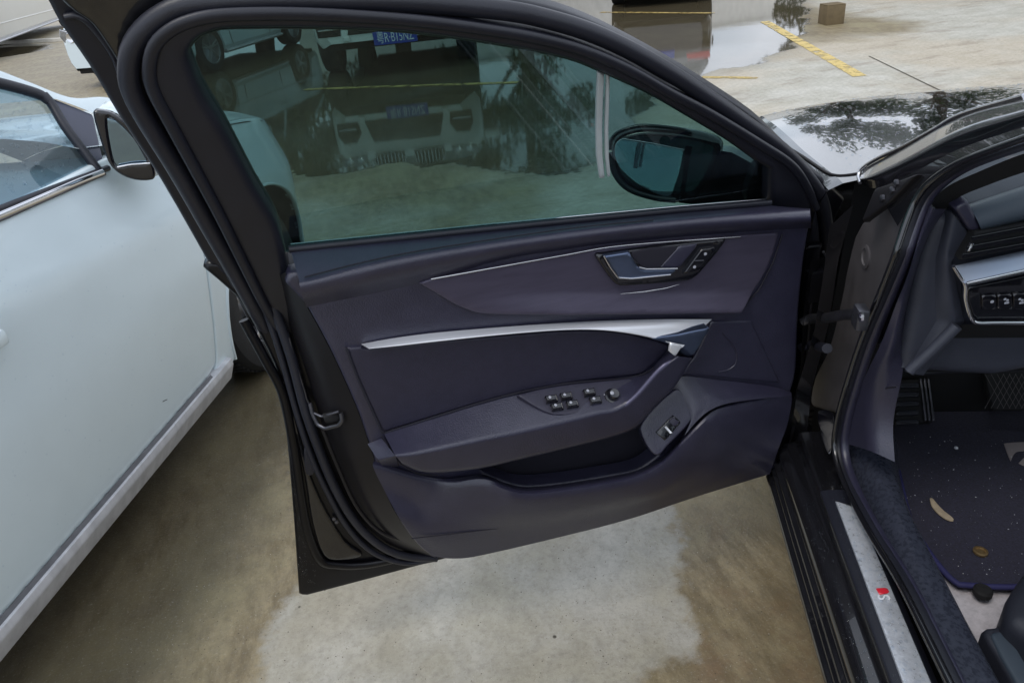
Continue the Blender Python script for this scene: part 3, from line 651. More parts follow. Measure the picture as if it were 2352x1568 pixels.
for q in ((1388, 906), (1431, 906), (1400, 926), (1416, 926)): revolve('switch_icon', m_icon, door, AP.p(*q, .0075), AP.n, [(.0013, 0), (0, .0005)], 8)
# lower door: bin lip and outer bin wall
K1 = cr([(858, 1058), (1000, 1098), (1108, 1090), (1160, 1108), (1213, 1118), (1297, 1110), (1400, 1094), (1465, 1079), (1521, 1050), (1576, 995), (1631, 941), (1672, 925), (1740, 914), (1818, 909)], 6)
K2 = [(x, y+16) for x, y in K1]
K3 = cr([(880, 1120), (1000, 1165), (1213, 1178), (1400, 1150), (1521, 1120), (1600, 1068), (1700, 1010), (1808, 975)], 6)
K4 = cr([(992, 1277), (1043, 1282), (1108, 1274), (1297, 1230), (1450, 1190), (1600, 1140), (1768, 1088)], 6)
kmid = cr([(922, 1195), (1000, 1222), (1213, 1212), (1400, 1175), (1600, 1118), (1788, 1030)], 6)
skin('storage_bin', m_trim, door, [vn(K1, .092, .112), [dn(x, y, .100+.040*min(1, max(0, (x-1010)/160))*(1 if x < 1600 else max(.25, 1-(x-1600)/260))) for x, y in K2], [dn(x, y, .100+.034*min(1, max(0, (x-960)/200))*(1 if x < 1640 else max(.2, 1-(x-1640)/220))) for x, y in K3], dnl(kmid, .112), dnl(K4, .094)], None, 120, crossn=5)
tube('bin_crease', m_pocket, door, dnl(cr([(1490, 1110), (1540, 1058), (1600, 990), (1660, 948), (1810, 925)], 6), .137)[:0] or dnl([(945, 1236), (1200, 1206), (1400, 1168)], .1135), .0012, .001, FACE, n=30, seg=6)
I1 = cr([(1545, 895), (1562, 866), (1600, 866), (1649, 872), (1720, 880), (1778, 888), (1817, 900)], 6)
I2 = cr([(1592, 958), (1600, 945), (1625, 928), (1655, 916), (1700, 908), (1760, 903), (1818, 906)], 6)
I3 = cr([(1572, 1000), (1605, 962), (1634, 940), (1672, 926), (1740, 916), (1780, 912), (1818, 911)], 6)
skin('bin_shelf', m_trim, door, [dnl(I1, .090), [dn(x, y, .132-.03*max(0, (x-1640)/180)) for x, y in I2], [dn(x, y, .138-.03*max(0, (x-1640)/180)) for x, y in I3]], [0, .02, 0], 70)
RP = plane3(dn(1473, 985, .112), dn(1594, 945, .126), dn(1550, 898, .098), Vector((0, 1, .5)))
panel('release_switch_plate', m_trim, door, RP, [(1470, 985), (1485, 955), (1507, 930), (1535, 905), (1556, 893), (1580, 908), (1594, 935), (1594, 955), (1572, 985), (1535, 1022), (1512, 1046), (1490, 1030)], .0, .03, .004, smooth=3)
panel('boot_switch', m_gloss, door, RP, [(1506, 993), (1546, 953), (1565, 969), (1528, 1012)], .004, .006, .002)
box('boot_switch_toggle', m_alu, door, RP.p(1534, 986, .009), (RP.p(1541, 994, 0)-RP.p(1528, 979, 0))*.5, RP.e1*.0022, RP.n*.003, .001)
panel('boot_switch_button', m_trim2, door, RP, [(1536, 968), (1546, 957), (1561, 969), (1550, 981)], .008, .004, .0015)
# speaker area creases on the front part of the door
panel('speaker_panel', m_trim, door, DB, [(1634, 738), (1634, 738), (1727, 738), (1727, 738), (1793, 880), (1793, 880), (1700, 872), (1600, 862), (1560, 862), (1560, 862), (1596, 818)], .004, .004, .004, smooth=2)
tube('speaker_arc', m_trim, door, dnl(cr([(1650, 854), (1674, 848), (1690, 832), (1688, 800), (1660, 765)], 6), .0895), .0014, .0014, FACE, n=30, seg=6)
tube('reflector_mark', m_red, door, dnl([(938, 1205), (945, 1216)], .096), .002, .002, FACE, n=3, seg=6)
# front edge of the door: shell, hinge plates, wiring
skin('door_front_edge', m_shell, door, [dnl(cr([(1862, 600), (1846, 720), (1838, 850), (1822, 920), (1806, 985), (1778, 1085)], 5), .07), dnl(cr([(1905, 585), (1880, 720), (1866, 850), (1846, 930), (1828, 1000), (1800, 1080)], 5), .02)], None, 50)
tube('edge_bead', m_steel, door, dnl([(1891, 578), (1906, 603), (1904, 632)], .05), .0025, .003, FACE, n=12)
box('hinge', m_shell, door, dn(1872, 655, .05), Vector((.022, 0, 0)), Vector((0, .012, 0)), Vector((0, 0, .035)), .004)
box('hinge', m_shell, door, dn(1838, 1000, .05), Vector((.022, 0, 0)), Vector((0, .012, 0)), Vector((0, 0, .03)), .004)
tube('edge_bead', m_latch, door, dnl([(1868, 630), (1858, 760), (1850, 860), (1832, 950), (1800, 1060)], .055), .004, .004, FACE, n=30)

# ---- sedan body around the opening
def bs(u, v):    # opening plane leans inwards above the waist
    return -.33*max(0, v-.93)
SS = Surf(OU*(-.06), FW, UP, OU, bs)
def so_(L, b): return [hitp(x, y, OU*b, OU) for x, y in L]
# A-pillar / jamb sheet metal seen between door and seal
panel('door_jamb', m_jamb, sedan, SS, [(2110, 425), (2071, 445), (1979, 511), (1948, 603), (1933, 680), (1905, 793), (1872, 863), (1862, 925), (1880, 938), (1924, 950), (1924, 950), (1952, 863), (1989, 760), (2036, 638), (2079, 511), (2098, 448)], -.012, .02, .008, smooth=3)
panel('jamb_gusset', m_latch, sedan, SS, [(1979, 511), (2008, 433), (2060, 416), (2102, 400), (2102, 400), (2040, 465)], .022, .01, .004)
for q in ((2062, 420), (2052, 436), (2030, 455)): revolve('jamb_bolt', m_steel, sedan, SS.p(*q, .022), OU, [(.006, 0), (.006, .004), (.003, .006), (0, .006)], 8)
revolve('jamb_grommet', m_jamb, sedan, SS.p(1990, 590, -.012), OU, [(.022, 0), (.022, .003), (.016, .004), (.015, .001), (0, .001)], 24)
# shut face: black wall running forward from jamb to hinge line, behind the door edge
skin('shut_face', m_black, sedan, [[hitp(x, y, OU*-.035, OU) for x, y in ((1960, 470), (1925, 600), (1905, 740), (1862, 900), (1850, 1060), (1790, 1110))], [hitp(x, y, OU*.0, OU) for x, y in ((1905, 520), (1890, 640), (1870, 760), (1820, 930), (1800, 1060), (1765, 1100))]], None, 40)
# aperture seal running from A-pillar down and along the sill
seal_px = [(2420, 300), (2352, 324), (2224, 371), (2154, 413), (2116, 455), (2091, 511), (2062, 596), (2025, 689), (1987, 783), (1955, 880), (1932, 966), (1926, 1035), (1948, 1110), (2003, 1218), (2078, 1342), (2152, 1490), (2230, 1650)]
SP = [SS.p(x, y, 0) for x, y in cr(seal_px, 6)]
tube('aperture_seal', m_rub, sedan, SP, .008, .012, OU, n=200, seg=12)
tube('aperture_seal', m_trim, sedan, [SS.p(x+15, y+3, -.010) for x, y in cr(seal_px, 6)], .007, .009, OU, n=200, seg=10)
tube('seal_gutter', m_black, sedan, [SS.p(x-9, y-2, .012) for x, y in cr(seal_px, 6)], .006, .006, OU, n=200, seg=8)
# A-pillar skin and windscreen edge
pa = [(1976, 405), (1990, 380), (2071, 335), (2209, 258), (2352, 218), (2480, 180)]
pb = [(1976, 418), (2012, 432), (2100, 395), (2209, 340), (2352, 292), (2480, 255)]
skin('windscreen_pillar', m_black, sedan, [[hitp(x, y, OU*(-.10)+UP*.95, (OU+UP*.42).normalized()) for x, y in cr(pa, 5)],
     [hitp(x, y, OU*(-.03)+UP*.95, (OU+UP*.42).normalized()) for x, y in cr([((a[0]+b[0])/2, (a[1]+b[1])/2) for a, b in zip(pa, pb)], 5)],
     [hitp(x, y, OU*(-.05)+UP*.95, (OU+UP*.38).normalized()) for x, y in cr(pb, 5)]], [0, .02, 0], 60)
tube('windscreen_moulding', m_chrome, sedan, [hitp(x, y, OU*(-.085)+UP*.95, (OU+UP*.42).normalized()) for x, y in cr([(1976, 420), (1972, 402), (1984, 384), (2020, 362), (2071, 338), (2140, 300), (2209, 262), (2352, 220)], 6)], .0035, .0035, n=90)
skin('aperture_reveal', m_black, sedan, [[hitp(x, y, OU*(-.05)+UP*.95, (OU+UP*.38).normalized()) for x, y in cr([(2012, 432), (2100, 395), (2209, 340), (2352, 292), (2480, 255)], 5)], [SS.p(x, y, .01) for x, y in cr([(2062, 520), (2120, 420), (2209, 366), (2352, 318), (2480, 280)], 5)]], None, 50)
# bonnet and wing
def hood_z(a, b):
    c = abs(b+.93)
    return .978-.085*max(0, a)-.06*max(0, a-.4)**2-.75*max(0, a-.86)**2-.05*(c/.9)**4
HN = 46; HV = []; HF = []
for i in range(HN):
    a = -.02+1.55*i/(HN-1)
    for j in range(HN):
        t = j/(HN-1); bl = -.055-.03*max(0, a-.3)-.14*max(0, a-.8)**2; b = bl+(-1.86-2*bl+.0)*t if False else bl+((-1.86-bl)-bl)*t
        HV.append(abz(a, b, hood_z(a, b)))
for i in range(HN-1):
    for j in range(HN-1): k = i*HN+j; HF.append((k, k+1, k+HN+1, k+HN))
hood = mesh_obj('bonnet', HV, HF, m_hood, sedan)
tube('bonnet_gap', m_under, sedan, [Vector(q) for q in resample([tuple(abz(G[0], G[1], hood_z(G[0], G[1])+.0012)) for G in [((hitp(x, y, UP*.955, UP)).dot(FW), (hitp(x, y, UP*.955, UP)).dot(OU)) for x, y in cr([(1785, 262), (1805, 276), (1850, 315), (1900, 362), (1922, 375), (1945, 380), (1985, 381)], 5)]], 60)], .003, .002, UP, n=60, seg=6)
WN = 40; WV = []; WF = []
for i in range(WN):
    a = -.02+1.45*i/(WN-1); bl = -.055-.03*max(0, a-.3)-.14*max(0, a-.8)**2
    zs = hood_z(a, bl); pr = [(bl, zs), (bl+.025, zs-.012), (bl+.045, zs-.05), (bl+.05, zs-.12), (bl+.055, zs-.25), (bl+.06, zs-.36), (bl+.055, zs-.5)]
    zb = max(.2, .32+math.sqrt(max(0, .36**2-(a-.56)**2)) if abs(a-.56) < .36 else .2)
    for b, z in pr: WV.append(abz(a, b, max(z, zb if z < .75 else z)))
for i in range(WN-1):
    for j in range(6): k = i*7+j; WF.append((k, k+1, k+8, k+7))
mesh_obj('front_wing', WV, WF, m_black, sedan)
# wiper cowl and windscreen
cow = [[abz(-.04, -.24, .962), abz(.05, -.5, .98), abz(.06, -.93, .985), abz(.05, -1.36, .98), abz(0, -1.74, .965)], [abz(-.10, -.24, .975), abz(-.06, -.5, .99), abz(-.05, -.93, .995), abz(-.06, -1.36, .99), abz(-.1, -1.74, .985)]]
skin('windscreen_cowl', m_frame, sedan, cow, None, 20)
ws = [[abz(-.10, -.13, .985), abz(-.04, -.93, 1.0), abz(-.10, -1.73, .985)], [abz(-.85, -.30, 1.36), abz(-.78, -.93, 1.40), abz(-.85, -1.56, 1.36)]]
skin('windscreen', m_darkglass, sedan, [cr([tuple(p) for p in l], 8) for l in ws], None, 24)
# roof, far side, floor, rear: closes the cabin
skin('roof', m_black, sedan, [[abz(-.82, -.26, 1.36), abz(-1.5, -.24, 1.40), abz(-2.3, -.27, 1.36)], [abz(-.78, -.5, 1.40), abz(-1.5, -.5, 1.45), abz(-2.3, -.5, 1.41)], [abz(-.78, -.93, 1.41), abz(-1.5, -.93, 1.465), abz(-2.3, -.93, 1.42)], [abz(-.78, -1.36, 1.40), abz(-1.5, -1.36, 1.45), abz(-2.3, -1.36, 1.41)], [abz(-.82, -1.60, 1.36), abz(-1.5, -1.62, 1.40), abz(-2.3, -1.59, 1.36)]], None, 30, crossn=4)
skin('roof_lining', m_carpet, sedan, [[abz(-.86, -.28, 1.33), abz(-2.3, -.28, 1.34)], [abz(-.86, -1.58, 1.33), abz(-2.3, -1.58, 1.34)]], None, 8)
skin('far_side', m_seat, sedan, [[abz(.0, -1.80, .25), abz(-2.6, -1.80, .25)], [abz(-.0, -1.80, .95), abz(-2.6, -1.80, .95)]], None, 8)
skin('rear_side', m_black, sedan, [[abz(-1.14, -.03, .25), abz(-2.6, -.03, .25)], [abz(-1.14, .0, .65), abz(-2.6, .0, .65)], [abz(-1.16, -.06, .95), abz(-2.6, -.08, .97)]], [0, .2, 0], 12)
tube('centre_pillar', m_black, sedan, [abz(-1.16, -.09, .4), abz(-1.17, -.09, .95), abz(-1.22, -.24, 1.38)], .06, .04, OU, n=16)
skin('rear_bulkhead', m_seat, sedan, [[abz(-2.6, -.05, .25), abz(-2.6, -1.8, .25)], [abz(-2.7, -.1, 1.0), abz(-2.7, -1.76, 1.0)]], None, 6)
skin('boot', m_black, sedan, [[abz(-2.6, -.1, 1.0), abz(-3.4, -.2, .98)], [abz(-2.6, -1.76, 1.0), abz(-3.4, -1.66, .98)]], None, 8)
skin('rear_window', m_darkglass, sedan, [[abz(-2.3, -.3, 1.37), abz(-2.85, -.2, 1.0)], [abz(-2.3, -1.56, 1.37), abz(-2.85, -1.66, 1.0)]], None, 8)
skin('firewall', m_under, sedan, [[abz(.12, -.1, .2), abz(.12, -1.78, .2)], [abz(.05, -.1, .925), abz(.05, -1.78, .925)]], None, 6)
skin('underfloor', m_under, sedan, [[abz(1.4, -.15, .19), abz(-3.4, -.15, .19)], [abz(1.4, -1.75, .19), abz(-3.4, -1.75, .19)]], None, 6)
skin('nose', m_black, sedan, [[abz(1.36, -.10, .22), abz(1.5, -.93, .22), abz(1.36, -1.76, .22)], [abz(1.46, -.16, .36), abz(1.60, -.93, .36), abz(1.46, -1.70, .36)], [abz(1.52, -.18, hood_z(1.52, -.18)), abz(1.525, -.93, hood_z(1.53, -.93)), abz(1.52, -1.68, hood_z(1.52, -1.68))]], [0, .1, 0], 24)
def wheel(parent, c, axis, r=.325, wd=.22, rim=True, tread=True):
    ax = Vector(axis).normalized()
    o = revolve('wheel', m_tyre, parent, c, ax, [(r*.66, .0), (r*.70, .012), (r*.86, .016), (r*.96, .004), (r*.99, -.012), (r, -.03), (r, -wd+.03), (r*.985, -wd+.01), (r*.9, -wd), (r*.6, -wd)], 48)
    if rim:
        revolve('rim', m_rim, o, c, ax, [(r*.68, .004), (r*.65, -.004), (r*.62, -.05), (r*.60, -.12), (0, -.12)], 40)
        a = UP-ax*UP.dot(ax); a.normalize(); b = ax.cross(a)
        for k in range(5):
            for s in (-.14, .14):
                th = 2*pi*k/5+s; d = a*cos(th)+b*sin(th); d0 = a*cos(th-s*.6)+b*sin(th-s*.6)
                tube('rim_spoke', m_rim, o, [Vector(c)+d0*.03-ax*.012, Vector(c)+d*r*.64-ax*.004], .012, .009, ax, n=4, seg=6)
        revolve('hub_cap', m_rim, o, c, ax, [(.04, -.03), (.038, -.008), (0, -.006)], 16)
    if tread:
        V = []; F = []
        a = UP-ax*UP.dot(ax); a.normalize(); b = ax.cross(a)
        for k in range(64):
            th = 2*pi*k/64
            for s0, s1, sh in ((-.03, -.075, .0), (-.085, -.13, .04), (-.14, -.19, .0)):
                q = len(V)
                for t_, hh in ((th+sh, s0), (th+sh+.055, s0), (th+sh+.075, s1), (th+sh+.02, s1)):
                    d = a*cos(t_)+b*sin(t_); V += [Vector(c)+d*(r-.004)+ax*hh, Vector(c)+d*(r+.006)+ax*hh]
                F += [(q+1, q+3, q+5, q+7), (q, q+2, q+3, q+1), (q+2, q+4, q+5, q+3), (q+4, q+6, q+7, q+5), (q+6, q, q+1, q+7)]
        tag(mesh_obj('tread_blocks', V, F, m_tyre, o, smooth=False), kind='stuff')
    return o
wheel(sedan, abz(.56, -.02, .33), OU, .34); wheel(sedan, abz(-2.36, -.03, .34), OU, .34, tread=False)
wheel(sedan, abz(.56, -1.84, .33), -OU, .34, tread=False); wheel(sedan, abz(-2.36, -1.84, .34), -OU, .34, tread=False)
# sill: long ribbed profile, bright plate, inner trim
def alongsill(name, m, prof, a0=-.25, a1=-1.9, rad=None, par=None, front=None):
    return skin(name, m, par or sedan, [[abz(a0 if not front else front[i], b, z), abz(a1, b, z)] for i, (b, z) in enumerate(prof)], rad, 40)
sill = alongsill('sill', m_black, [(-.02, .20), (.035, .245), (.052, .262), (.050, .275), (.040, .280), (.044, .292), (.036, .298), (.040, .312), (.030, .318), (.032, .345), (.020, .362), (-.004, .366), (-.010, .392), (-.072, .396)], a0=-.10, rad=[0, .01, .004, .003, .003, .003, .003, .003, .003, .008, .008, .004, .006, 0])
alongsill('sill_step', m_frame, [(-.006, .390), (-.004, .400), (-.016, .404), (-.062, .405), (-.072, .398)], a0=-.30, rad=[0, .004, .004, .006, 0], par=sill)
PS = Surf(abz(0, 0, .4055), FW, OU, UP)
plate = panel('sill_plate', m_plate, sill, PS, [(-.335, -.024), (-.355, -.058), (-1.6, -.060), (-1.6, -.016), (-.9, -.017)], .003, .004, .0015, px=False, res=.03)
rc = PS.hit(2025, 1356, .003)
panel('sill_badge', m_red, sill, PS, [(2012, 1350), (2037, 1348), (2044, 1360), (2020, 1364)], .0045, .001, .0003)
text_on('sill_badge_letter', m_whitemark, sill, PS, 'S', *PS.hit(2032, 1371, .005), .026, .005, ax=(1, .0))
skin('inner_sill_trim', m_sill, sedan, [[SS.p(x, y, -.02) for x, y in cr([(1950, 985), (1935, 1030), (1962, 1110), (2020, 1222), (2095, 1350), (2170, 1495), (2250, 1660)], 5)],
     [hitp(x, y, UP*.438, UP) for x, y in cr([(1992, 985), (1992, 1035), (2030, 1110), (2078, 1222), (2142, 1350), (2216, 1495), (2300, 1660)], 5)],
     [hitp(x, y, UP*.428, UP) for x, y in cr([(2040, 985), (2052, 1070), (2078, 1150), (2118, 1232), (2180, 1350), (2255, 1495), (2345, 1660)], 5)],
     [hitp(x, y, UP*.30, UP) for x, y in cr([(2060, 1010), (2068, 1100), (2092, 1180), (2126, 1250), (2180, 1352), (2260, 1500), (2350, 1660)], 5)]], [0, .03, .012, 0], 90)
# footwell pillar trim between seal and dashboard
skin('footwell_trim', m_trim, sedan, [[SS.p(x, y, -.015) for x, y in cr([(2136, 466), (2112, 540), (2086, 629), (2058, 699), (2026, 783), (1980, 880), (1952, 966), (1950, 1020)], 5)],
     [hitp(x, y, OU*-.085, OU) for x, y in cr([(2140, 480), (2117, 550), (2092, 640), (2070, 730), (2052, 800), (2015, 880), (2000, 966), (2000, 1035)], 5)],
     [hitp(x, y, OU*-.12, OU) for x, y in cr([(2172, 480), (2135, 540), (2112, 605), (2093, 675), (2080, 750), (2074, 850), (2052, 966), (2055, 1060)], 5)]], [0, .03, 0], 60)
skin('inner_pillar_trim', m_under, sedan, [[SS.p(x, y, -.015) for x, y in cr([(2136, 466), (2177, 428), (2247, 395), (2352, 353), (2480, 320)], 5)], [SS.p(x, y, -.06) for x, y in cr([(2160, 492), (2200, 455), (2262, 428), (2352, 396), (2480, 360)], 5)]], None, 30)
tube('trim_seam', m_pocket, sedan, [hitp(x, y, OU*-.10, OU) for x, y in ((1990, 905), (2030, 892), (2060, 888))], .0015, .0015, OU, n=8, seg=6)
# dashboard (faces backwards: plane a = const)
DF = Surf(FW*(-.30), OU, UP, -FW)
def da(px, py, a): return hitp(px, py, FW*a, FW)
dash = panel('dashboard', m_dash, sedan, DF, [(2190, 489), (2165, 492), (2140, 515), (2112, 590), (2093, 680), (2076, 787), (2072, 842), (2088, 856), (2480, 830), (2480, 440), (2300, 455)], -.01, .12, .02, smooth=2)
skin('dash_pad', m_dasht, dash, [[da(x, y, -.12) for x, y in ((2216, 462), (2352, 408), (2500, 350))], [da(x, y, -.30) for x, y in ((2226, 470), (2352, 430), (2500, 385))], [da(x, y, -.33) for x, y in ((2255, 526), (2352, 503), (2500, 468))], [da(x, y, -.28) for x, y in ((2250, 535), (2352, 512), (2500, 478))]], [0, .03, .02, 0], 30)
_db = [da(2498, 351, -.12), da(2498, 387, -.30), da(2498, 470, -.33), DF.p(2478, 545, .02), DF.p(2478, 600, .02), DF.p(2478, 745, .02), da(2478, 850, -.20)]
skin('dash_body', m_dash, dash, [[p, p+OU*(-1.74-p.dot(OU))] for p in _db], [0, .03, .02, .01, .01, .02, 0], 8)
panel('dash_pad_end', m_trim, dash, DF, [(2193, 479), (2222, 458), (2257, 526), (2229, 532)], .015, .05, .005)
skin('dash_end_panel', m_dash, dash, [[da(x, y, -.25) for x, y in ((2160, 480), (2110, 580), (2086, 690), (2066, 800), (2066, 850))], [da(x, y, -.31) for x, y in ((2186, 486), (2170, 600), (2178, 690), (2190, 740), (2090, 856))], [da(x, y, -.30) for x, y in ((2222, 535), (2185, 602), (2205, 690), (2215, 742), (2120, 862))]], [0, .02, 0], 40)
panel('air_vent', m_under, dash, DF, [(2243, 533), (2480, 492), (2480, 545), (2204, 600)], .022, .02, .004)
for dy in (0, 22, 40):
    tube('vent_slat', m_gloss, dash, [DF.p(2232-dy*.55, 548+dy, .028), DF.p(2480, 500+dy*1.0, .028)], .004, .002, -FW, n=8, seg=6)
panel('vent_tab', m_chrome, dash, DF, [(2232, 560), (2240, 557), (2228, 580), (2222, 580)], .032, .006, .0015)
skin('dash_strip', mat('grey_satin_metal', (.30, .34, .42), .3, metal=.8, var=.1, vscale=12), dash, [[DF.p(x, y, .018) for x, y in ((2190, 611), (2352, 576), (2480, 548))], [DF.p(x, y, .036) for x, y in ((2205, 640), (2352, 606), (2480, 580))], [DF.p(x, y, .044) for x, y in ((2218, 652), (2352, 623), (2480, 596))], [DF.p(x, y, .03) for x, y in ((2222, 658), (2352, 630), (2480, 604))]], [0, .01, .004, 0], 24)
tube('dash_bezel', m_chrome, dash, [DF.p(x, y, .036) for x, y in cr([(2190, 611), (2205, 635), (2217, 654), (2217, 680), (2222, 705), (2231, 730), (2245, 741), (2300, 741), (2480, 741)], 6)], .0035, .004, -FW, n=80)
tube('dash_strip_edge', m_chrome, dash, [DF.p(x, y, .045) for x, y in ((2220, 651), (2352, 622), (2480, 595))], .003, .003, -FW, n=12, seg=8)
panel('switch_housing', m_gloss, dash, DF, [(2222, 660), (2480, 608), (2480, 736), (2246, 736), (2232, 722), (2222, 690)], .03, .02, .003)
for k, x in enumerate((2256, 2292, 2328, 2364)):
    panel('dash_switch', m_gloss, dash, DF, [(x, 679-k*1.8), (x+33, 677-k*1.8), (x+33, 711), (x, 711)], .035, .005, .0015)
    if k < 3:
        if k == 0: revolve('switch_icon', m_icon, dash, DF.p(2279, 693, .0356), -FW, [(.0028, 0), (0, .0006)], 10)
        else:
            for q in ((-5, -6), (3, -3), (-3, 5), (4, 4)): revolve('switch_icon', m_icon, dash, DF.p(2312+(k-1)*34+q[0]*.7, 692+q[1]*.8, .0356), -FW, [(.0022, 0), (0, .0006)], 8)
skin('knee_panel', m_under, dash, [[DF.p(x, y, .02) for x, y in ((2210, 745), (2480, 745))], [da(x, y, -.20) for x, y in ((2090, 858), (2480, 852))]], None, 12)
tube('knee_edge', m_frame, dash, [da(x, y, -.20) for x, y in ((2100, 858), (2170, 852), (2480, 846))], .004, .004, n=8)
tube('dash_lower_rail', m_dash, dash, [DF.p(x, y, .025) for x, y in ((2198, 748), (2140, 805), (2088, 852))], .010, .010, -FW, n=16)
# floor, carpet, footrest, pedals, seat
skin('cabin_floor', m_carpet, sedan, [[abz(.10, -.17, .25), abz(-.15, -.17, .255), abz(-.5, -.17, .262), abz(-1.6, -.17, .262)], [abz(.10, -1.0, .25), abz(-.15, -1.0, .255), abz(-.5, -1.0, .262), abz(-1.6, -1.0, .262)]], None, 50)
FP = plane3(hitp(2060, 970, FW*(-.0), FW), hitp(2150, 968, FW*(-.0), FW), hitp(2100, 880, FW*(.07), FW), -FW+UP)
rest = panel('footrest', m_under, sedan, FP, [(2052, 972), (2146, 968), (2128, 868), (2056, 872)], 0, .02, .005)
for i in range(5):
    y = 880+i*21; panel('footrest_rib', m_frame, rest, FP, [(2058, y), (2110, y-2), (2112, y+9), (2058, y+11)], .006, .006, .002)
for i in range(3):
    x = 2116+i*9; panel('footrest_rib', m_steel, rest, FP, [(x-3, 868), (x+1, 868), (x+13, 966), (x+8, 966)], .006, .006, .001)
PP = plane3(hitp(2250, 950, FW*.02, FW), hitp(2352, 945, FW*.02, FW), hitp(2290, 860, FW*.08, FW), -FW+UP)
ped = panel('accelerator_pedal', m_under, sedan, PP, [(2262, 856), (2440, 840), (2440, 940), (2282, 942)], 0, .015, .004)
V = []; F = []
for i in range(14):
    for s in (1, -1):
        x0 = 2262+i*14; a = PP.p(x0, 938 if s > 0 else 858, .003); b = PP.p(x0+44, 858 if s > 0 else 938, .003); d = (b-a).cross(PP.n).normalized()*.0006
        q = len(V); V += [a+d, a-d, b-d, b+d]; F.append((q, q+1, q+2, q+3))
mesh_obj('pedal_mesh', V, F, m_jamb, ped, smooth=False)
# seat base and rail
Z4 = Surf(UP*.42, FW, OU, UP)
panel('seat_base', m_seat, sedan, Z4, [(2332, 1335), (2311, 1382), (2316, 1418), (2350, 1450), (2440, 1560), (2640, 1560), (2640, 1250), (2420, 1250)], 0, .12, .025, smooth=2)
skin('seat_cushion', m_seat, sedan, [[abz(-.46, -.33, .42), abz(-.47, -.8, .42)], [abz(-.52, -.33, .52), abz(-.52, -.8, .52)], [abz(-1.0, -.33, .50), abz(-1.0, -.8, .50)]], [0, .05, 0], 20)
Z5 = Surf(UP*.375, FW, OU, UP)
cov = panel('seat_side_cover', m_seat, sedan, Z5, [(2256, 1446), (2286, 1437), (2316, 1424), (2352, 1450), (2440, 1560), (2480, 1700), (2400, 1700), (2330, 1575), (2290, 1505)], 0, .10, .008, smooth=2)
panel('cover_pad', m_dasht, cov, Z5, [(2275, 1456), (2300, 1448), (2330, 1450), (2420, 1570), (2450, 1680), (2400, 1680), (2330, 1560)], .004, .01, .006, smooth=2)
# door check strap
tube('door_check_strap', m_steel, sedan, [dn(1842, 741, .06), dn(1860, 732, .07), hitp(1900, 730, OU*-.02, OU), hitp(1940, 722, OU*-.03, OU), hitp(1975, 722, OU*-.035, OU)], .006, .010, UP, n=24)
box('check_strap_bracket', m_steel, sedan, SS.p(1976, 728, .035), FW*.016, UP*.020, OU*.010, .004)
revolve('check_strap_bolt', m_chrome, sedan, SS.p(1981, 728, .046), OU, [(.008, 0), (.008, .004), (.004, .006), (0, .006)], 10)
tube('wiring_gaiter', m_rub, sedan, [dn(1838, 800, .05), dn(1860, 790, .05), hitp(1900, 800, OU*-.02, OU)], .010, .010, n=10)
SCN = (UP*.80+OU*.46-FW*.28).normalized(); SCq = hitp(1895, 990, OU*-.045, OU)
SCS = Surf(SCq, SCN.cross(UP).normalized(), SCN.cross(SCN.cross(UP)).normalized(), SCN)
panel('sill_corner_glint', m_hood, sedan, SCS, [(1878, 944), (1914, 948), (1914, 1012), (1906, 1042), (1896, 1030), (1884, 990)], 0, .004, .001, smooth=2)  # glossy facet added and tilted to mirror the sky as a highlight
# rain drops on bonnet, sill and pillar
def drops(name, parent, pts, rmin, rmax, seed=1):
    rr = random.Random(seed); V = []; F = []
    for p, n in pts:
        r = rmin+(rmax-rmin)*rr.random()**2; t = n.orthogonal().normalized(); b = n.cross(t); q = len(V); st = .8+rr.random()*.5
        for k in range(3):
            ph = k*pi/6; 
            for s in range(7):
                th = 2*pi*s/7; V.append(p+(t*cos(th)*st+b*sin(th))*r*cos(ph)+n*r*.5*sin(ph))
        V.append(p+n*r*.5)
        for k in range(2):
            for s in range(7): F.append((q+k*7+s, q+k*7+(s+1) % 7, q+(k+1)*7+(s+1) % 7, q+(k+1)*7+s))
        for s in range(7): F.append((q+14+s, q+14+(s+1) % 7, q+21))
    return tag(mesh_obj(name, V, F, m_drop, parent, 80), kind='stuff')
pts = []
for i in range(2600):
    a = random.random()**.8*1.0; b = -.1-random.random()*1.2; pts.append((abz(a, b, hood_z(a, b)+.0003), UP))
drops('raindrops', sedan, pts, .0014, .0050, 3)
pts = []
for i in range(1300):
    a = -.28-random.random()*1.1; b, z = random.choice(((-.02, .405), (-.04, .409), (-.05, .409), (.01, .366), (.022, .364), (-.03, .409)));
    pts.append((abz(a, b+random.uniform(-.009, .009), z+.0005), UP))
drops('raindrops', sill, pts, .0012, .0034, 4)

# ------------------------------------------------------------------ floor mat and litter
fm = thing('floor_mat', 'dark violet pile floor mat with blue edging lying in the driver footwell', 'floor mat', tuple(abz(-.2, -.4, .27)))
MZ = Surf(UP*.272, FW, OU, UP)
fmo = [(2052, 985), (2060, 1080), (2084, 1180), (2110, 1232), (2160, 1302), (2196, 1336), (2222, 1342), (2336, 1346), (2480, 1330), (2480, 900), (2250, 850), (2060, 890)]
panel('mat_pile', m_mat, fm, MZ, fmo, .010, .008, .004, smooth=2, relief=lambda u, v, d: .10*max(0, u+.02)**1.2)
tube('mat_edging', m_piping, fm, [MZ.p(x, y, .010) for x, y in cr([(2062, 1080), (2086, 1180), (2110, 1232), (2160, 1302), (2196, 1337), (2222, 1343), (2336, 1347), (2480, 1331)], 6)], .006, .005, UP, n=80)
emb_ = [(2306, 1017), (2306, 1017), (2352, 1014), (2420, 1016), (2420, 1032), (2352, 1034), (2335, 1036), (2327, 1045), (2322, 1058), (2322, 1058), (2314, 1040)]
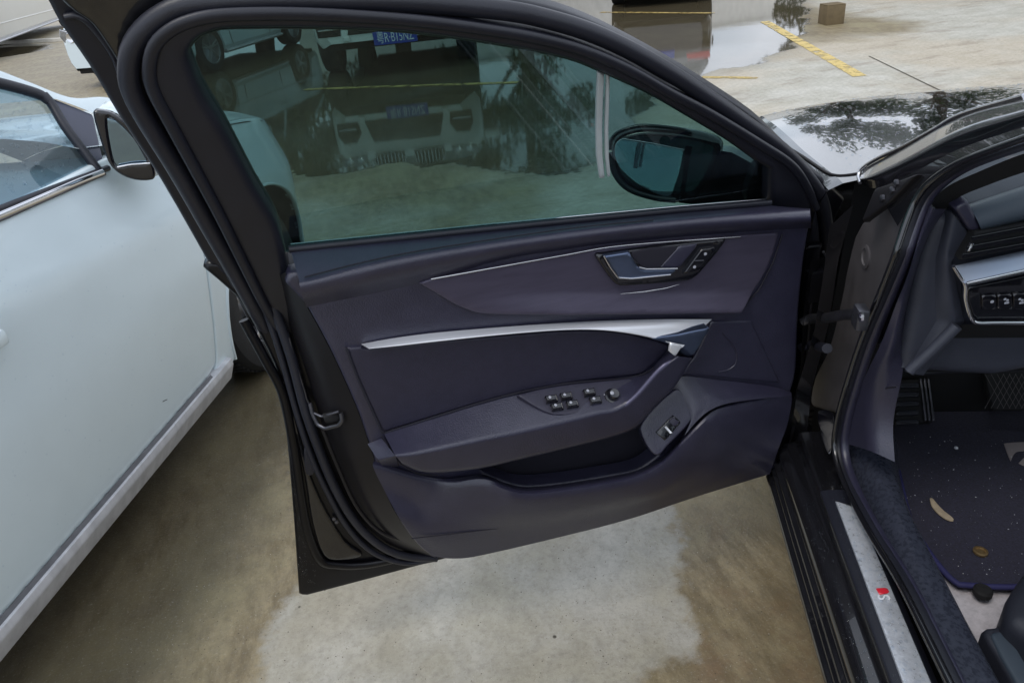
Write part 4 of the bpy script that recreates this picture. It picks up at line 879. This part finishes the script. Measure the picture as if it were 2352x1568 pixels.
panel('mat_emblem', m_beige, fm, MZ, emb_, .0125, .003, .001, smooth=2)
panel('mat_emblem', m_beige, fm, MZ, [(2340, 1062), (2352, 1050), (2420, 1048), (2420, 1064), (2352, 1068)], .0125, .003, .001)
revolve('mat_fixing', mat('brass_fixing', (.40, .28, .14), .35, metal=.8), fm, MZ.p(2252, 1266, .014), UP, [(.013, -.002), (.013, .002), (.009, .003), (.008, .001), (0, .001)], 24)
rng2 = random.Random(5); V = []; F = []
for i in range(260):
    x, y = rng2.uniform(2075, 2352), rng2.uniform(960, 1330)
    if x < 2075+(y-1150)*.7: continue
    p = MZ.p(x, y, .0135); s = .0004+.0016*rng2.random()**4; th = rng2.random()*6; a = Vector((cos(th), sin(th), 0))*s; b = Vector((-sin(th), cos(th), .3))*s*.7
    q = len(V); V += [p+a, p+b, p-a, p-b, p+UP*s*.6]; F += [(q, q+1, q+4), (q+1, q+2, q+4), (q+2, q+3, q+4), (q+3, q, q+4)]
tag(mesh_obj('mat_grit', V, F, mat('pale_grit', (.5, .5, .52), .8), fm), kind='stuff')
lf = panel('leaf_scrap', mat('dry_leaf', (.42, .34, .24), .8, var=.3, vscale=60), None, MZ, [(2136, 1143), (2141, 1142), (2152, 1155), (2168, 1172), (2190, 1189), (2188, 1196), (2170, 1189), (2152, 1175), (2140, 1160)], .0155, .002, .0008, smooth=2)
tag(lf, 'narrow tan dry leaf scrap lying on the dark floor mat', 'leaf')
pb_ = revolve('pebble', m_whitemark, None, MZ.p(2196, 1029, .013), UP, [(.0045, 0), (.004, .003), (0, .005)], 9); tag(pb_, 'tiny white pebble on the dark floor mat near the pedals', 'pebble')
kn = revolve('plastic_cap', m_under, None, hitp(2258, 1356, UP*.285, UP), UP, [(.016, -.008), (.016, .002), (.012, .006), (0, .007)], 20); tag(kn, 'round black plastic cap on pale carpet at the edge of the floor mat', 'cap')

# ------------------------------------------------------------------ near white car (left)
wc = thing('white_car', 'white car parked on the left close beside the open black door', 'car', tuple(abz(.2, 2.5, 0)))
def wb(u, v):     # u along FW, v height; + = toward us
    h = 0.0
    h -= .22*max(0, v-.985)                       # cabin leans in
    q = v-(.835-.10*(u+.2)); h -= .34*.5*(q+math.sqrt(q*q+.00012))*(1 if v < .985 else 1)   # above the crease the side leans in
    h -= .15*max(0, .62-v)**1.4                   # tuck-in towards the sill
    k = max(0, u-1.12); h -= .55*k*k+.9*k**3
    return h
WS = Surf(OU*1.66, FW, UP, -OU, wb)
def wuv(px, py, off=0): return WS.hit(px, py, off)
wa, wz, wr = .955, .295, .40
arch = [(wa+wr*cos(t), wz+wr*sin(t)) for t in np.linspace(pi*1.06, -.06*pi, 26)]
# body side: door, wing split at the shut line
seam = [wuv(*q) for q in cr([(468, 560), (475, 610), (484, 680), (492, 750), (497, 820), (495, 862), (486, 886)], 4)]
ztop = .992
door_loop = [(-1.15, .30), (-1.15, ztop)]+[(x, ztop) for x in np.linspace(-.9, seam[0][0]-.01, 8)]+[(s[0]-.003, s[1]) for s in seam]
door_loop = [(-1.15, .262), (-1.15, ztop), (seam[0][0]-.02, ztop)]+[(s[0]-.003, s[1]) for s in seam if s[1] > .27]+[(seam[-1][0]-.01, .262)]
wdoor = panel('front_door', m_white, wc, WS, door_loop, 0, .02, .006, px=False, res=.03, edge=.02)
wing = [(seam[0][0]-.012, ztop)]+[(s[0]+.004, s[1]) for s in seam if s[1] > .27]+[(seam[-1][0], .20)]+[arch[0]]+arch+[(1.42, .26), (1.56, .28), (1.60, .45), (1.60, .70), (1.5, .80), (1.3, .875), (1.1, .915), (.8, .955), (.55, .985)]
panel('front_wing', m_white, wc, WS, wing, 0, .02, .006, px=False, res=.025, edge=.012)
panel('rear_side', m_white, wc, WS, [(-1.158, .262), (-1.158, ztop), (-3.0, ztop-.02), (-3.15, .7), (-3.1, .3)], 0, .02, .006, px=False, res=.06, edge=.03)
# rocker with its grey step
skin('rocker', m_grimyw, wc, [[WS.at(u, z, h) for u in np.linspace(-3.0, wa-wr-.05, 30)] for z, h in ((.262, -.02), (.258, .018), (.235, .022), (.175, .004), (.165, -.03))], [0, .003, .006, .005, 0], 60)
skin('rocker_groove', mat('groove_grey', (.13, .13, .14), .5, var=.3, vscale=30), wc, [[WS.at(u, z, h) for u in np.linspace(-3.0, seam[-1][0], 30)] for z, h in ((.268, .004), (.258, .012))], None, 60)
# arch lip, liner and wheel
tube('arch_lip', m_white, wc, [WS.at(u, z, -.004) for u, z in arch], .006, .010, -OU, n=60)
skin('wheel_arch_liner', m_under, wc, [[WS.at(u, z, -.01) for u, z in arch], [WS.at(u, z, -.30)-0*UP for u, z in arch]], None, 40)
skin('wheel_arch_back', m_under, wc, [[abz(wa-.42, 2.0, .1), abz(wa+.42, 2.0, .1)], [abz(wa-.42, 2.0, .8), abz(wa+.42, 2.0, .8)]], None, 4)
ww = wheel(wc, abz(wa-.02, 1.73, .325), -OU, .33, .22)
wheel(wc, abz(-1.75, 1.70, .31), -OU, .315, .22, tread=False)
wheel(wc, abz(wa, 3.32, .31), OU, .315, .22, tread=False); wheel(wc, abz(-1.75, 3.32, .31), OU, .315, .22, tread=False)
skin('underfloor', m_under, wc, [[abz(1.6, 1.80, .19), abz(-3.1, 1.75, .19)], [abz(1.6, 3.3, .19), abz(-3.1, 3.3, .19)]], None, 6)
skin('far_side', m_white, wc, [[abz(1.5, 3.35, .2), abz(-3.1, 3.4, .2)], [abz(1.5, 3.38, .98), abz(-3.1, 3.42, .98)]], None, 8)
# bonnet and nose
bon = []
for t, dz in ((0, 0), (.08, .028), (.25, .055), (.5, .065), (.75, .055), (.92, .028), (1, 0)):
    bon.append([WS.at(u, z, 0)+OU*((3.36-1.70)*t)*(1-.0)+UP*dz for u, z in ((.28, 1.035), (.55, .985), (.8, .955), (1.1, .915), (1.3, .875), (1.5, .80), (1.6, .70))])
for i, l in enumerate(bon):
    t = (0, .08, .25, .5, .75, .92, 1)[i]
    for k, p in enumerate(l):
        b0 = p.dot(OU); aa = p.dot(FW); base = WS.at(*((.28, 1.035), (.55, .985), (.8, .955), (1.1, .915), (1.3, .875), (1.5, .80), (1.6, .70))[k]).dot(OU)
        l[k] = FW*(aa+.16*math.sin(pi*t)*(k/6)**2)+OU*(base+(5.02-2*base)*t)+UP*p.z
skin('bonnet', m_white, wc, bon, None, 40, crossn=3)
skin('front_bumper', m_white, wc, [[l[-1] for l in bon], [Vector(l[-1])+FW*.05-UP*.15 for l in bon], [Vector(l[-1])+FW*.03-UP*.42 for l in bon]], [0, .08, 0], 40)
tube('bonnet_seam', m_under, wc, [WS.at(u, z, .001) for u, z in ((.62, .968), (.9, .932), (1.15, .893), (1.3, .86))], .002, .002, -OU, n=30, seg=6)
# greenhouse: glass, frames, pillar, mouldings
belt0 = wuv(0, 503); belt1 = wuv(243, 393)
wg = panel('door_window', m_wglass, wc, WS, [(-40, 190), (0, 200), (60, 214), (96, 226), (112, 238), (150, 300), (196, 366), (215, 388), (100, 436), (0, 477), (-200, 560), (-300, 400), (-200, 250)], -.012, .004, 0, res=.1, edge=.03, smooth=0)
def wtube(nm, m, L, rx, ry, off=0, n=50): return tube(nm, m, wc, [WS.p(x, y, off) for x, y in cr(L, 5)], rx, ry, -OU, n=n)
wtube('window_frame', m_rub, [(-200, 150), (-100, 170), (0, 192), (60, 208), (95, 220), (112, 232)], .014, .012, -.005)
wtube('window_frame', m_rub, [(100, 218), (120, 242), (150, 292), (200, 358), (226, 392)], .011, .012, -.004)
panel('mirror_sail', mat('sail_dark_blue', (.05, .055, .09), .35), wc, WS, [(120, 226), (180, 250), (214, 264), (226, 320), (240, 386), (215, 372), (165, 302)], -.006, .01, .003)
wtube('window_belt_seal', m_rub, [(-250, 590), (-100, 520), (0, 480), (120, 434), (248, 386)], .008, .008, .0)
wtube('belt_moulding', m_chrome, [(-250, 606), (-100, 538), (0, 496), (100, 453), (180, 418), (236, 396)], .009, .006, .006)
wtube('belt_moulding', m_steel, [(-250, 614), (-100, 547), (0, 505), (100, 461), (180, 426), (240, 400)], .004, .005, .004)
# A-pillar and roof rail in white
pT = [WS.p(x, y, 0) for x, y in cr([(-300, 60), (-100, 118), (0, 158), (80, 190), (170, 224), (250, 222), (300, 245)], 5)]
pB = [WS.p(x, y, 0) for x, y in cr([(-300, 130), (-100, 166), (0, 186), (60, 204), (100, 218), (180, 246), (262, 280)], 5)]
skin('windscreen_pillar', m_white, wc, [[p-(-OU)*.06+UP*.0 for p in pT], pT, pB], [0, .02, 0], 50)
roofl = [WS.p(x, y, 0) for x, y in ((-300, 60), (-100, 118), (0, 158), (80, 190), (170, 224))]
WSC = skin('windscreen', m_wglass, wc, [[q+OU*.03 for q in roofl], [q+OU*(5.02-2*q.dot(OU)-.03) for q in roofl]], None, 12)
wr_ = [roofl[0]+OU*.0, roofl[0]-FW*1.4+OU*.02+UP*.03]
skin('roof', m_white, wc, [[q for q in wr_], [q+OU*.4+UP*.06 for q in wr_], [q+OU*.95+UP*.06 for q in wr_], [q+OU*1.35 for q in wr_]], [0, .1, .1, 0], 10)
# interior seen through the glass: seat, wheel
skin('front_seat', mat('light_seat', (.30, .36, .38), .7), wc, [[abz(-.9, 1.95, .55), abz(-.2, 1.95, .50)], [abz(-.85, 1.98, .90), abz(-.15, 1.98, .80)], [abz(-.85, 2.4, .90), abz(-.15, 2.4, .80)]], [0, .08, 0], 20)
skin('seat_back', mat('light_seat_back', (.36, .42, .44), .7), wc, [[abz(-.75, 1.9, .7), abz(-1.05, 1.92, 1.2)], [abz(-.62, 2.1, .72), abz(-.92, 2.1, 1.25)], [abz(-.75, 2.35, .7), abz(-1.05, 2.32, 1.2)]], None, 20, crossn=5)
skin('inner_dash', mat('inner_dash_grey', (.34, .42, .44), .6), wc, [[abz(.42, 1.78, .3), abz(.42, 3.2, .3)], [abz(.42, 1.78, .985), abz(.42, 3.2, .985)], [abz(-.04, 1.78, .95), abz(-.04, 3.2, .95)], [abz(-.12, 1.80, .7), abz(-.12, 3.2, .7)]], [0, .03, .06, 0], 12)
skin('far_door', mat('inner_door_grey', (.25, .29, .31), .6), wc, [[abz(.3, 3.3, .3), abz(-2, 3.3, .3)], [abz(.3, 3.3, .98), abz(-2, 3.3, .98)]], None, 4)
skin('far_glass', m_bgglass, wc, [[abz(.3, 3.28, .98), abz(-2, 3.28, .98)], [abz(-.5, 3.05, 1.4), abz(-2, 3.05, 1.4)]], None, 4)
skin('inner_door_card', m_under, wc, [[abz(.3, 1.74, .3), abz(-2, 1.74, .3)], [abz(.3, 1.74, .94), abz(-2, 1.74, .94)]], None, 4)
# wing mirror of the white car
mc = WS.p(285, 335, .13)
MW = Surf(mc, OU.lerp(FW, .12).normalized(), UP, (-FW*.9-OU*.42).normalized()); MW.e1 = UP.cross(MW.n).normalized(); MW.e2 = MW.n.cross(MW.e1)
mf = [(213, 262), (226, 254), (268, 266), (318, 312), (350, 375), (356, 408), (335, 416), (300, 412), (268, 396), (248, 372), (232, 330)]
panel('mirror_housing', m_white, wc, MW, [(x+9, y-3) for x, y in mf], -.012, .09, .03, smooth=3, closed_back=True)
panel('mirror_bezel', m_gloss, wc, MW, mf, .0, .02, .006, smooth=3, holes=[[(246, 272), (268, 282), (306, 320), (334, 368), (336, 376), (300, 378), (268, 382), (254, 340)]])
panel('mirror_glass', mat('dull_mirror', (.20, .28, .34), .05, metal=1), wc, MW, [(242, 270), (268, 278), (310, 318), (338, 368), (340, 380), (300, 382), (265, 386), (250, 340)], -.006, .003, .001)
tube('mirror_trim', m_chrome, wc, [MW.p(x, y, .006) for x, y in ((270, 384), (300, 378), (345, 375))], .003, .004, MW.n, n=10)
# drops on white car and its glass
pts = []
for i in range(260):
    u, v = WS.hit(random.uniform(0, 210), random.uniform(210, 440), -.008); pts.append((WS.at(u, v, -.010), -OU))
drops('raindrops', wg, pts, .002, .005, 6)
pts = []
for i in range(300):
    u, v = random.uniform(-.7, .5), random.uniform(.3, .95); pts.append((WS.at(u, v, .0003), -OU))
drops('raindrops', wdoor, pts, .001, .003, 8)
pts = []
for i in range(420):
    t_ = random.random(); x_ = 640+60*t_+random.uniform(-8, 28); y_ = 900+440*t_
    pts.append((dn(x_, y_, .0006), FACE))
for x_, y_ in cr([(1000, -20), (1153, 12), (1263, 32), (1359, 62), (1465, 112), (1557, 164), (1631, 210), (1741, 286), (1815, 356), (1930, 452)], 30):
    if random.random() < .8: pts.append((DW.p(x_+random.uniform(-3, 3), y_+random.uniform(-4, 2), -.0525), DW.n))
drops('raindrops', door, pts, .0010, .0026, 9)
tube('paint_scratch', m_under, wdoor, [WS.p(x, y, .0004) for x, y in ((374, 922), (379, 919), (384, 917))], .0010, .0006, -OU, n=4, seg=5)
box('door_handle', m_white, wc, WS.p(-66, 822, .022), FW*.09, UP*.018, OU*.010, .008)

# ------------------------------------------------------------------ far row of cars
def bg_car(name, label, pos, head, paint, length=4.6, width=1.84, height=1.48, bonnet_h=.95, belt=.98, clear=.24, wr_=.33, front_x=.85, rear_x=1.0, suv=False, plain=False):
    root = thing(name, label, 'car', tuple(pos)); h = Vector(head).normalized(); s = Vector((-h.y, h.x, 0)); P0 = Vector(pos)
    def W(x, y, z): return P0+h*x+s*y+UP*z
    Lh = length/2; xf = Lh-front_x; xr = -Lh+rear_x; n = 70; V = []; F = []
    arch_r = wr_+.05
    xs = np.linspace(-Lh, Lh, n)
    for x in xs:
        e = abs(x)/Lh; w_ = width/2*(1-.22*max(0, (e-.8)/.2)**2.2); zb = clear
        for c in (xf, xr):
            if abs(x-c) < arch_r: zb = max(zb, wr_+math.sqrt(arch_r**2-(x-c)**2))
        top = bonnet_h if x > .9 else belt
        if .5 < x <= .9: top = belt+(bonnet_h-belt)*(x-.5)/.4
        top -= .16*max(0, (x-.9)/(Lh-.9))**2 if x > .9 else .05*max(0, (-x-1.6)/(Lh-1.6))
        e2 = max(0, (e-.93)/.07)
        zb2 = zb+.06*e2; top2 = top-.10*e2
        m_ = (zb2+top2)/2
        ring = [(w_*.93, zb2), (w_*.985, min(zb2+.08, m_)), (w_, m_), (w_*.985, top2-.10), (w_*.93, top2-.025), (w_*.80, top2), (w_*.4, top2+.03), (0, top2+.035)]
        full = ring+[(-a, b) for a, b in ring[-2::-1]]
        V += [W(x, a, b) for a, b in full]
    K = len(full)
    for i in range(n-1):
        for k in range(K-1): F.append((i*K+k, i*K+k+1, (i+1)*K+k+1, (i+1)*K+k))
    F.append(tuple(range(K))); F.append(tuple((n-1)*K+k for k in range(K))[::-1])
    mesh_obj('body', V, F, paint, root, 30)
    # cabin
    gl = [(.95, 0), (.35, .82), (-.1, 1), (-1.0, 1), (-1.55, .82 if not suv else .97), (-2.0, 0 if not suv else .35)]
    rows = []
    V = []; F = []
    gp = cr([(a, b) for a, b in gl], 5)
    for x, t in gp:
        z = belt-.02+(height-belt)*t; wt = width/2*(.93-.20*t); wb_ = width/2*.93
        sec = [(wb_, belt-.02), (wb_+(wt-wb_)*.5, (belt+z)/2), (wt, z-.04*t), (wt*.85, z), (0, z+.03*t)]
        full2 = sec+[(-a, b) for a, b in sec[-2::-1]]; V += [W(x, a, b) for a, b in full2]
    K2 = len(full2)
    for i in range(len(gp)-1):
        for k in range(K2-1): F.append((i*K2+k, i*K2+k+1, (i+1)*K2+k+1, (i+1)*K2+k))
    mesh_obj('windows', V, F, m_bgglass, root, 40)
    V = [W(x, y*width/2*.73, height+.018+.0*x) for x in (-1.15, -.5, .1) for y in (-1, -.5, 0, .5, 1)]
    V = []; F = []
    for i, x in enumerate(np.linspace(-1.35, .12, 8)):
        for y in (-1, -.7, 0, .7, 1): V.append(W(x, y*width/2*.735, height+.012+(.022 if abs(y) < .9 else -.03)))
    for i in range(7):
        for k in range(4): F.append((i*5+k, i*5+k+1, i*5+k+6, i*5+k+5))
    mesh_obj('roof', V, F, paint, root, 40)
    for y in (-1, 1):
        for q0, q1 in (((.92, 0), (.12, 1)), ((-.35, 0), (-.38, 1)), ((-1.9, 0.1), (-1.35, 1))):
            tube('window_pillar', paint, root, [W(q0[0], y*width/2*.935, belt-.01+(height-belt)*q0[1]), W((q0[0]+q1[0])/2, y*width/2*.84, belt+(height-belt)*.5*(q0[1]+q1[1])+.01), W(q1[0], y*width/2*.745, height-.02)], .03, .014, s, n=8, seg=6)
        tube('side_sill', m_grimyw if paint in (m_white, m_white2) else m_under, root, [W(xr+arch_r+.03, y*width/2*.95, clear), W(xf-arch_r-.03, y*width/2*.95, clear)], .03, .045, s, n=4, seg=8)
        if not plain: tube('door_gap', m_under, root, [W(-.35, y*(width/2+.001), clear+.08), W(-.35, y*width/2*.985, belt-.08)], .004, .004, n=3, seg=5)
        if not plain: tube('door_gap', m_under, root, [W(.78, y*(width/2+.001), clear+.08), W(.85, y*width/2*.985, belt-.08)], .004, .004, n=3, seg=5)
        tube('side_crease', paint, root, [W(-Lh+1.1 if plain else -1.9, y*(width/2-.004), .62), W(Lh-1.2 if plain else 1.2, y*(width/2-.004), .56)], .012, .012, s, n=6, seg=8)
        for x, z in (() if plain else ((-.2, .82), (-1.2, .83))): box('door_handle', paint, root, W(x, y*(width/2+.012), z), h*.09, s*.012, UP*.014, .006)
        box('wing_mirror', paint, root, W(.72, y*(width/2+.10), belt+.06), h*.06, s*.11, UP*.065, .03)
        for c in (xf, xr):
            wheel(root, W(c, y*(width/2-.01), wr_), s*y, wr_, .22, tread=False)
    box('underbody', m_under, root, W(0, 0, clear+.03), h*(Lh-.12), s*(width/2*.80), UP*.06, .01)
    for c in (xf, xr): box('wheel_house', m_under, root, W(c, 0, wr_+.17), h*(arch_r-.04), s*(width/2*.84), UP*.14, .01)
    return root, W, h, s, Lh
def plate_on(root, Sf, u, v, w_, hh, txt, face, tm):
    panel('number_plate', face, root, Sf, [(u-w_/2, v-hh/2), (u+w_/2, v-hh/2), (u+w_/2, v+hh/2), (u-w_/2, v+hh/2)], .012, .01, .003, px=False)
    if txt: text_on('plate_lettering', tm, root, Sf, txt, u, v-.002, hh*.98, .0135, sx=.62)
opp = Vector((.3793, .9253, 0))
# white SUV facing us, blue plate
hB = Vector((.22, .975, 0)).normalized(); fB = gz(912, 172); cB = fB-hB*2.35
B, W_, h, s, Lh = bg_car('white_suv', 'white SUV with blue number plate facing us, seen through the window glass', tuple(cB), hB, m_white2, 4.75, 1.96, 1.75, 1.14, 1.15, .36, .38, .86, 1.0, True)
SB = Surf(cB+hB*(Lh-.0), -s, UP, h)      # front plane: u to the picture's right
SB.e1 = Vector((-s.x, -s.y, 0)) if Vector((-s.x, -s.y, 0)).dot(CR) > 0 else Vector((s.x, s.y, 0))
panel('lower_intake', m_under, B, SB, [(-.42, .78), (.42, .78), (.50, .50), (-.50, .50)], .012, .02, .01, px=False)
for y in (-1, 1):
    panel('fog_intake', m_under, B, SB, [(y*.58, .50), (y*.85, .50), (y*.86, .66), (y*.80, .76), (y*.64, .76), (y*.56, .64)], .012, .02, .01, px=False)
    panel('kidney_grille', m_under, B, SB, [(y*.06, .93), (y*.44, .93), (y*.46, 1.0), (y*.40, 1.10), (y*.08, 1.12)], .014, .03, .01, px=False)
    for k in range(8): tube('grille_bar', m_chrome, B, [SB.at(y*(.10+k*.046), .94, .024), SB.at(y*(.10+k*.046), 1.09, .020)], .008, .008, n=3, seg=6)
    tube('grille_surround', m_chrome, B, [SB.at(y*a, b, .02) for a, b in ((.06, .93), (.44, .93), (.46, 1.0), (.40, 1.10), (.08, 1.12))], .008, .01, h, closed=True, n=30, seg=6)
    hl = panel('headlight', m_lamp, B, SB, [(y*.54, .92), (y*.86, .94), (y*.90, 1.04), (y*.70, 1.06), (y*.56, 1.03)], .014, .03, .012, px=False)
    for xx in (.63, .77): revolve('lamp_ring', m_chrome, hl, SB.at(y*xx, .985, .022), h, [(.05, 0), (.046, .008), (.036, .004), (.03, -.0), (0, .002)], 20)
    box('fog_slat', m_chrome, B, SB.at(y*.72, .58, .02), SB.e1*.11, UP*.008, h*.01, .003)
plate_on(B, SB, .055, .43, .52, .15, '\u7ca4R\u00b7B15NZ', m_bluep, m_whitemark)
for y in (-1, 1): box('bumper_crease', m_white2, B, SB.at(y*.52, .46, .006), SB.e1*.04, UP*.03, h*.012, .01)
# white car behind-left of it, headlight peeking past the door frame
hA = Vector((.47, .883, 0)).normalized(); oA = Vector((.883, -.47, 0)).normalized(); cA = Vector((1.98, -10.75, 0))-hA*1.32+oA*(.975+.22)
A, W_, h, s, Lh = bg_car('white_hatchback', 'white hatchback with one headlight peeking out left of the door frame', tuple(cA), hA, m_white, 4.35, 1.95, 1.50, .93, .97, .22, .32, .82)
SA = Surf(Vector(A.location)+hA*(Lh-.02), oA, UP, hA)
for y in (-1, 1):
    hl = panel('headlight', m_lamp, A, SA, [(y*.42, .62), (y*.74, .60), (y*.80, .70), (y*.76, .80), (y*.55, .74)], .012, .03, .015, px=False)
    revolve('lamp_ring', m_chrome, hl, SA.at(y*.62, .68, .02), hA, [(.07, 0), (.06, .01), (.045, .004), (0, .006)], 20)
    panel('fog_intake', m_under, A, SA, [(y*.55, .34), (y*.75, .34), (y*.74, .46), (y*.58, .46)], .01, .02, .01, px=False)
panel('grille', m_under, A, SA, [(-.38, .58), (.38, .58), (.40, .70), (-.40, .70)], .012, .02, .01, px=False)
panel('lower_intake', m_under, A, SA, [(-.45, .30), (.45, .30), (.40, .46), (-.40, .46)], .012, .02, .01, px=False)
for k in range(3): box('grille_bar', m_chrome, A, SA.at(0, .605+k*.032, .02), oA*.37, UP*.005, hA*.006, .002)
# far left white car crossing behind
cC = gz(-60, 112)
dC = (gz(135, 44, .28)-gz(0, 94, .28)); dC = Vector((dC.x, dC.y, 0)).normalized()
pC = gz(0, 94, .28); sideC = Vector((dC.y, -dC.x, 0))
if sideC.dot(CP-pC) > 0: sideC = -sideC
C_car, W_, h, s, Lh = bg_car('white_van', 'off-white car at the far left edge, only its lower side in view', tuple(Vector((pC.x, pC.y, 0))+sideC*.92+dC*3.5), dC, m_white2, 12.0, 1.86, 2.3, 1.5, 1.5, .26, .33, plain=True)
ka, kb = gz(-120, 108), gz(200, 92); kd = (kb-ka).normalized(); ks = Vector((-kd.y, kd.x, 0))
tag(box('kerb', m_wall, None, (ka+kb)/2+UP*.03, kd*((kb-ka).length/2), ks*.07, UP*.035, .01), kind='structure')
C_car['category'] = 'van'; C_car['label'] = 'off-white van at the top left corner, only its lower side in view'
# dark car at top right, tail toward us
hD = (Vector((-5.45, -10.9, 0))-Vector((CP.x, CP.y, 0))).normalized(); hD = (hD+FW*1.2).normalized(); fD = gz(1521, 14)
Dc, W_, h, s, Lh = bg_car('dark_sedan', 'dark car at the top edge of the frame, only its underside showing above the puddle', tuple(Vector((fD.x, fD.y, 0))+hD*2.3), hD, m_blued, 4.6, 1.78, 1.45, .95, 1.0, .25, .33)
e1D = s if s.dot(CR) > 0 else -s
SD = Surf(Vector(Dc.location)-h*(Lh-.0), e1D, UP, -h)
for y in (-1, 1): panel('tail_light', m_tail, Dc, SD, [(y*.42, .80), (y*.82, .78), (y*.84, .90), (y*.45, .90)], .01, .03, .012, px=False)
plate_on(Dc, SD, 0, .80, .44, .14, '', m_bluep, m_whitemark)

# ------------------------------------------------------------------ cardboard box, trees and wall behind the far row
bx0 = gz(1878, 54); bd1 = (gz(1925, 68)-bx0); bd1.z = 0; bd1.normalize(); bd2 = Vector((-bd1.y, bd1.x, 0))
if bd2.dot(CP-bx0) > 0: bd2 = -bd2
cb = thing('cardboard_box', 'brown cardboard box standing on the pale concrete near the yellow line', 'box', tuple(bx0+bd1*.13+bd2*.11))
c0 = Vector(cb.location)
box('carton', m_card, cb, c0+UP*.11, bd1*.13, bd2*.11, UP*.11, .004)
for q in (-1, 1): box('flap', m_card, cb, c0+UP*.225+bd2*q*.056, bd1*.128, bd2*.054, UP*.003, .001)
def tree(x, y, hgt, rad, label, seed, trunk_h=2.0):
    r = random.Random(seed); t = thing('tree', label, 'tree', (x, y, 0), 'trees beyond the far row of cars')
    tk = tube('trunk', m_bark, t, [Vector((x, y, -.05)), Vector((x+.08, y, trunk_h*.5)), Vector((x-.05, y+.05, trunk_h)), Vector((x+.1, y, hgt*.75))], .17, .17, n=14, seg=10, taper=lambda k: 1.15-.8*k)
    for k in range(6):
        th = k*1.05+r.random(); z0 = trunk_h*(.85+.1*k); tube('limb', m_bark, tk, [Vector((x, y, z0)), Vector((x+cos(th)*rad*.35, y+sin(th)*rad*.35, z0+.6)), Vector((x+cos(th)*rad*.7, y+sin(th)*rad*.7, z0+1.3))], .06, .06, n=6, seg=6, taper=lambda k: 1-.7*k)
    V = []; F = []
    cl = [(Vector((x, y, trunk_h+(hgt-trunk_h)*.5))+Vector((r.gauss(0, rad*.45), r.gauss(0, rad*.45), r.uniform(-.5, .5)*(hgt-trunk_h))), rad*r.uniform(.22, .42)) for _ in range(26)]
    for i in range(9000):
        c, q = r.choice(cl); d = Vector((r.gauss(0, 1), r.gauss(0, 1), r.gauss(0, .8))).normalized()*q*r.random()**.4
        p = c+d; a = Vector((r.gauss(0, 1), r.gauss(0, 1), r.gauss(0, 1))).normalized()*.075; b = a.orthogonal().normalized()*.038
        k = len(V); V += [p-a, p+b, p+a, p-b]; F.append((k, k+1, k+2, k+3))
    mesh_obj('crown', V, F, m_leaf, t, smooth=False)
for a in ((4.4, -15.8, 6.0, 2.1, 'bushy green tree behind the white hatchback, leftmost of the row', 1, 1.2), (1.6, -14.6, 5.4, 1.6, 'slim green tree in the gap left of the white SUV', 2, 1.0), (-1.2, -15.4, 6.2, 1.9, 'rounded green tree right behind the white SUV', 6, 1.2), (-3.6, -14.6, 5.6, 1.7, 'green tree just right of the white SUV', 3, 1.0),
          (-9.3, -12.2, 3.6, 1.4, 'low green bush-like tree beyond the dark car', 4, .7), (-10.8, -11.0, 4.2, 1.5, 'mid-height green tree off to the far right', 5, .8), (-12.2, -9.4, 6.4, 2.2, 'tall spreading green tree off to the far right', 7, 1.0), (-12.4, -6.6, 7.2, 2.4, 'tallest spreading green tree at the far right', 8, 1.2)): tree(*a)
wl = thing('boundary_wall', 'whitewashed boundary wall beyond the far row of cars', 'wall', (-14, -23, 0))
box('wall_face', m_wall, wl, Vector((-14, -23, 1.1)), Vector((15, 0, 0)), Vector((0, .12, 0)), Vector((0, 0, 1.1)), .01)
box('wall_coping', m_wall, wl, Vector((-14, -23, 2.26)), Vector((15, 0, 0)), Vector((0, .17, 0)), Vector((0, 0, .05)), .01)
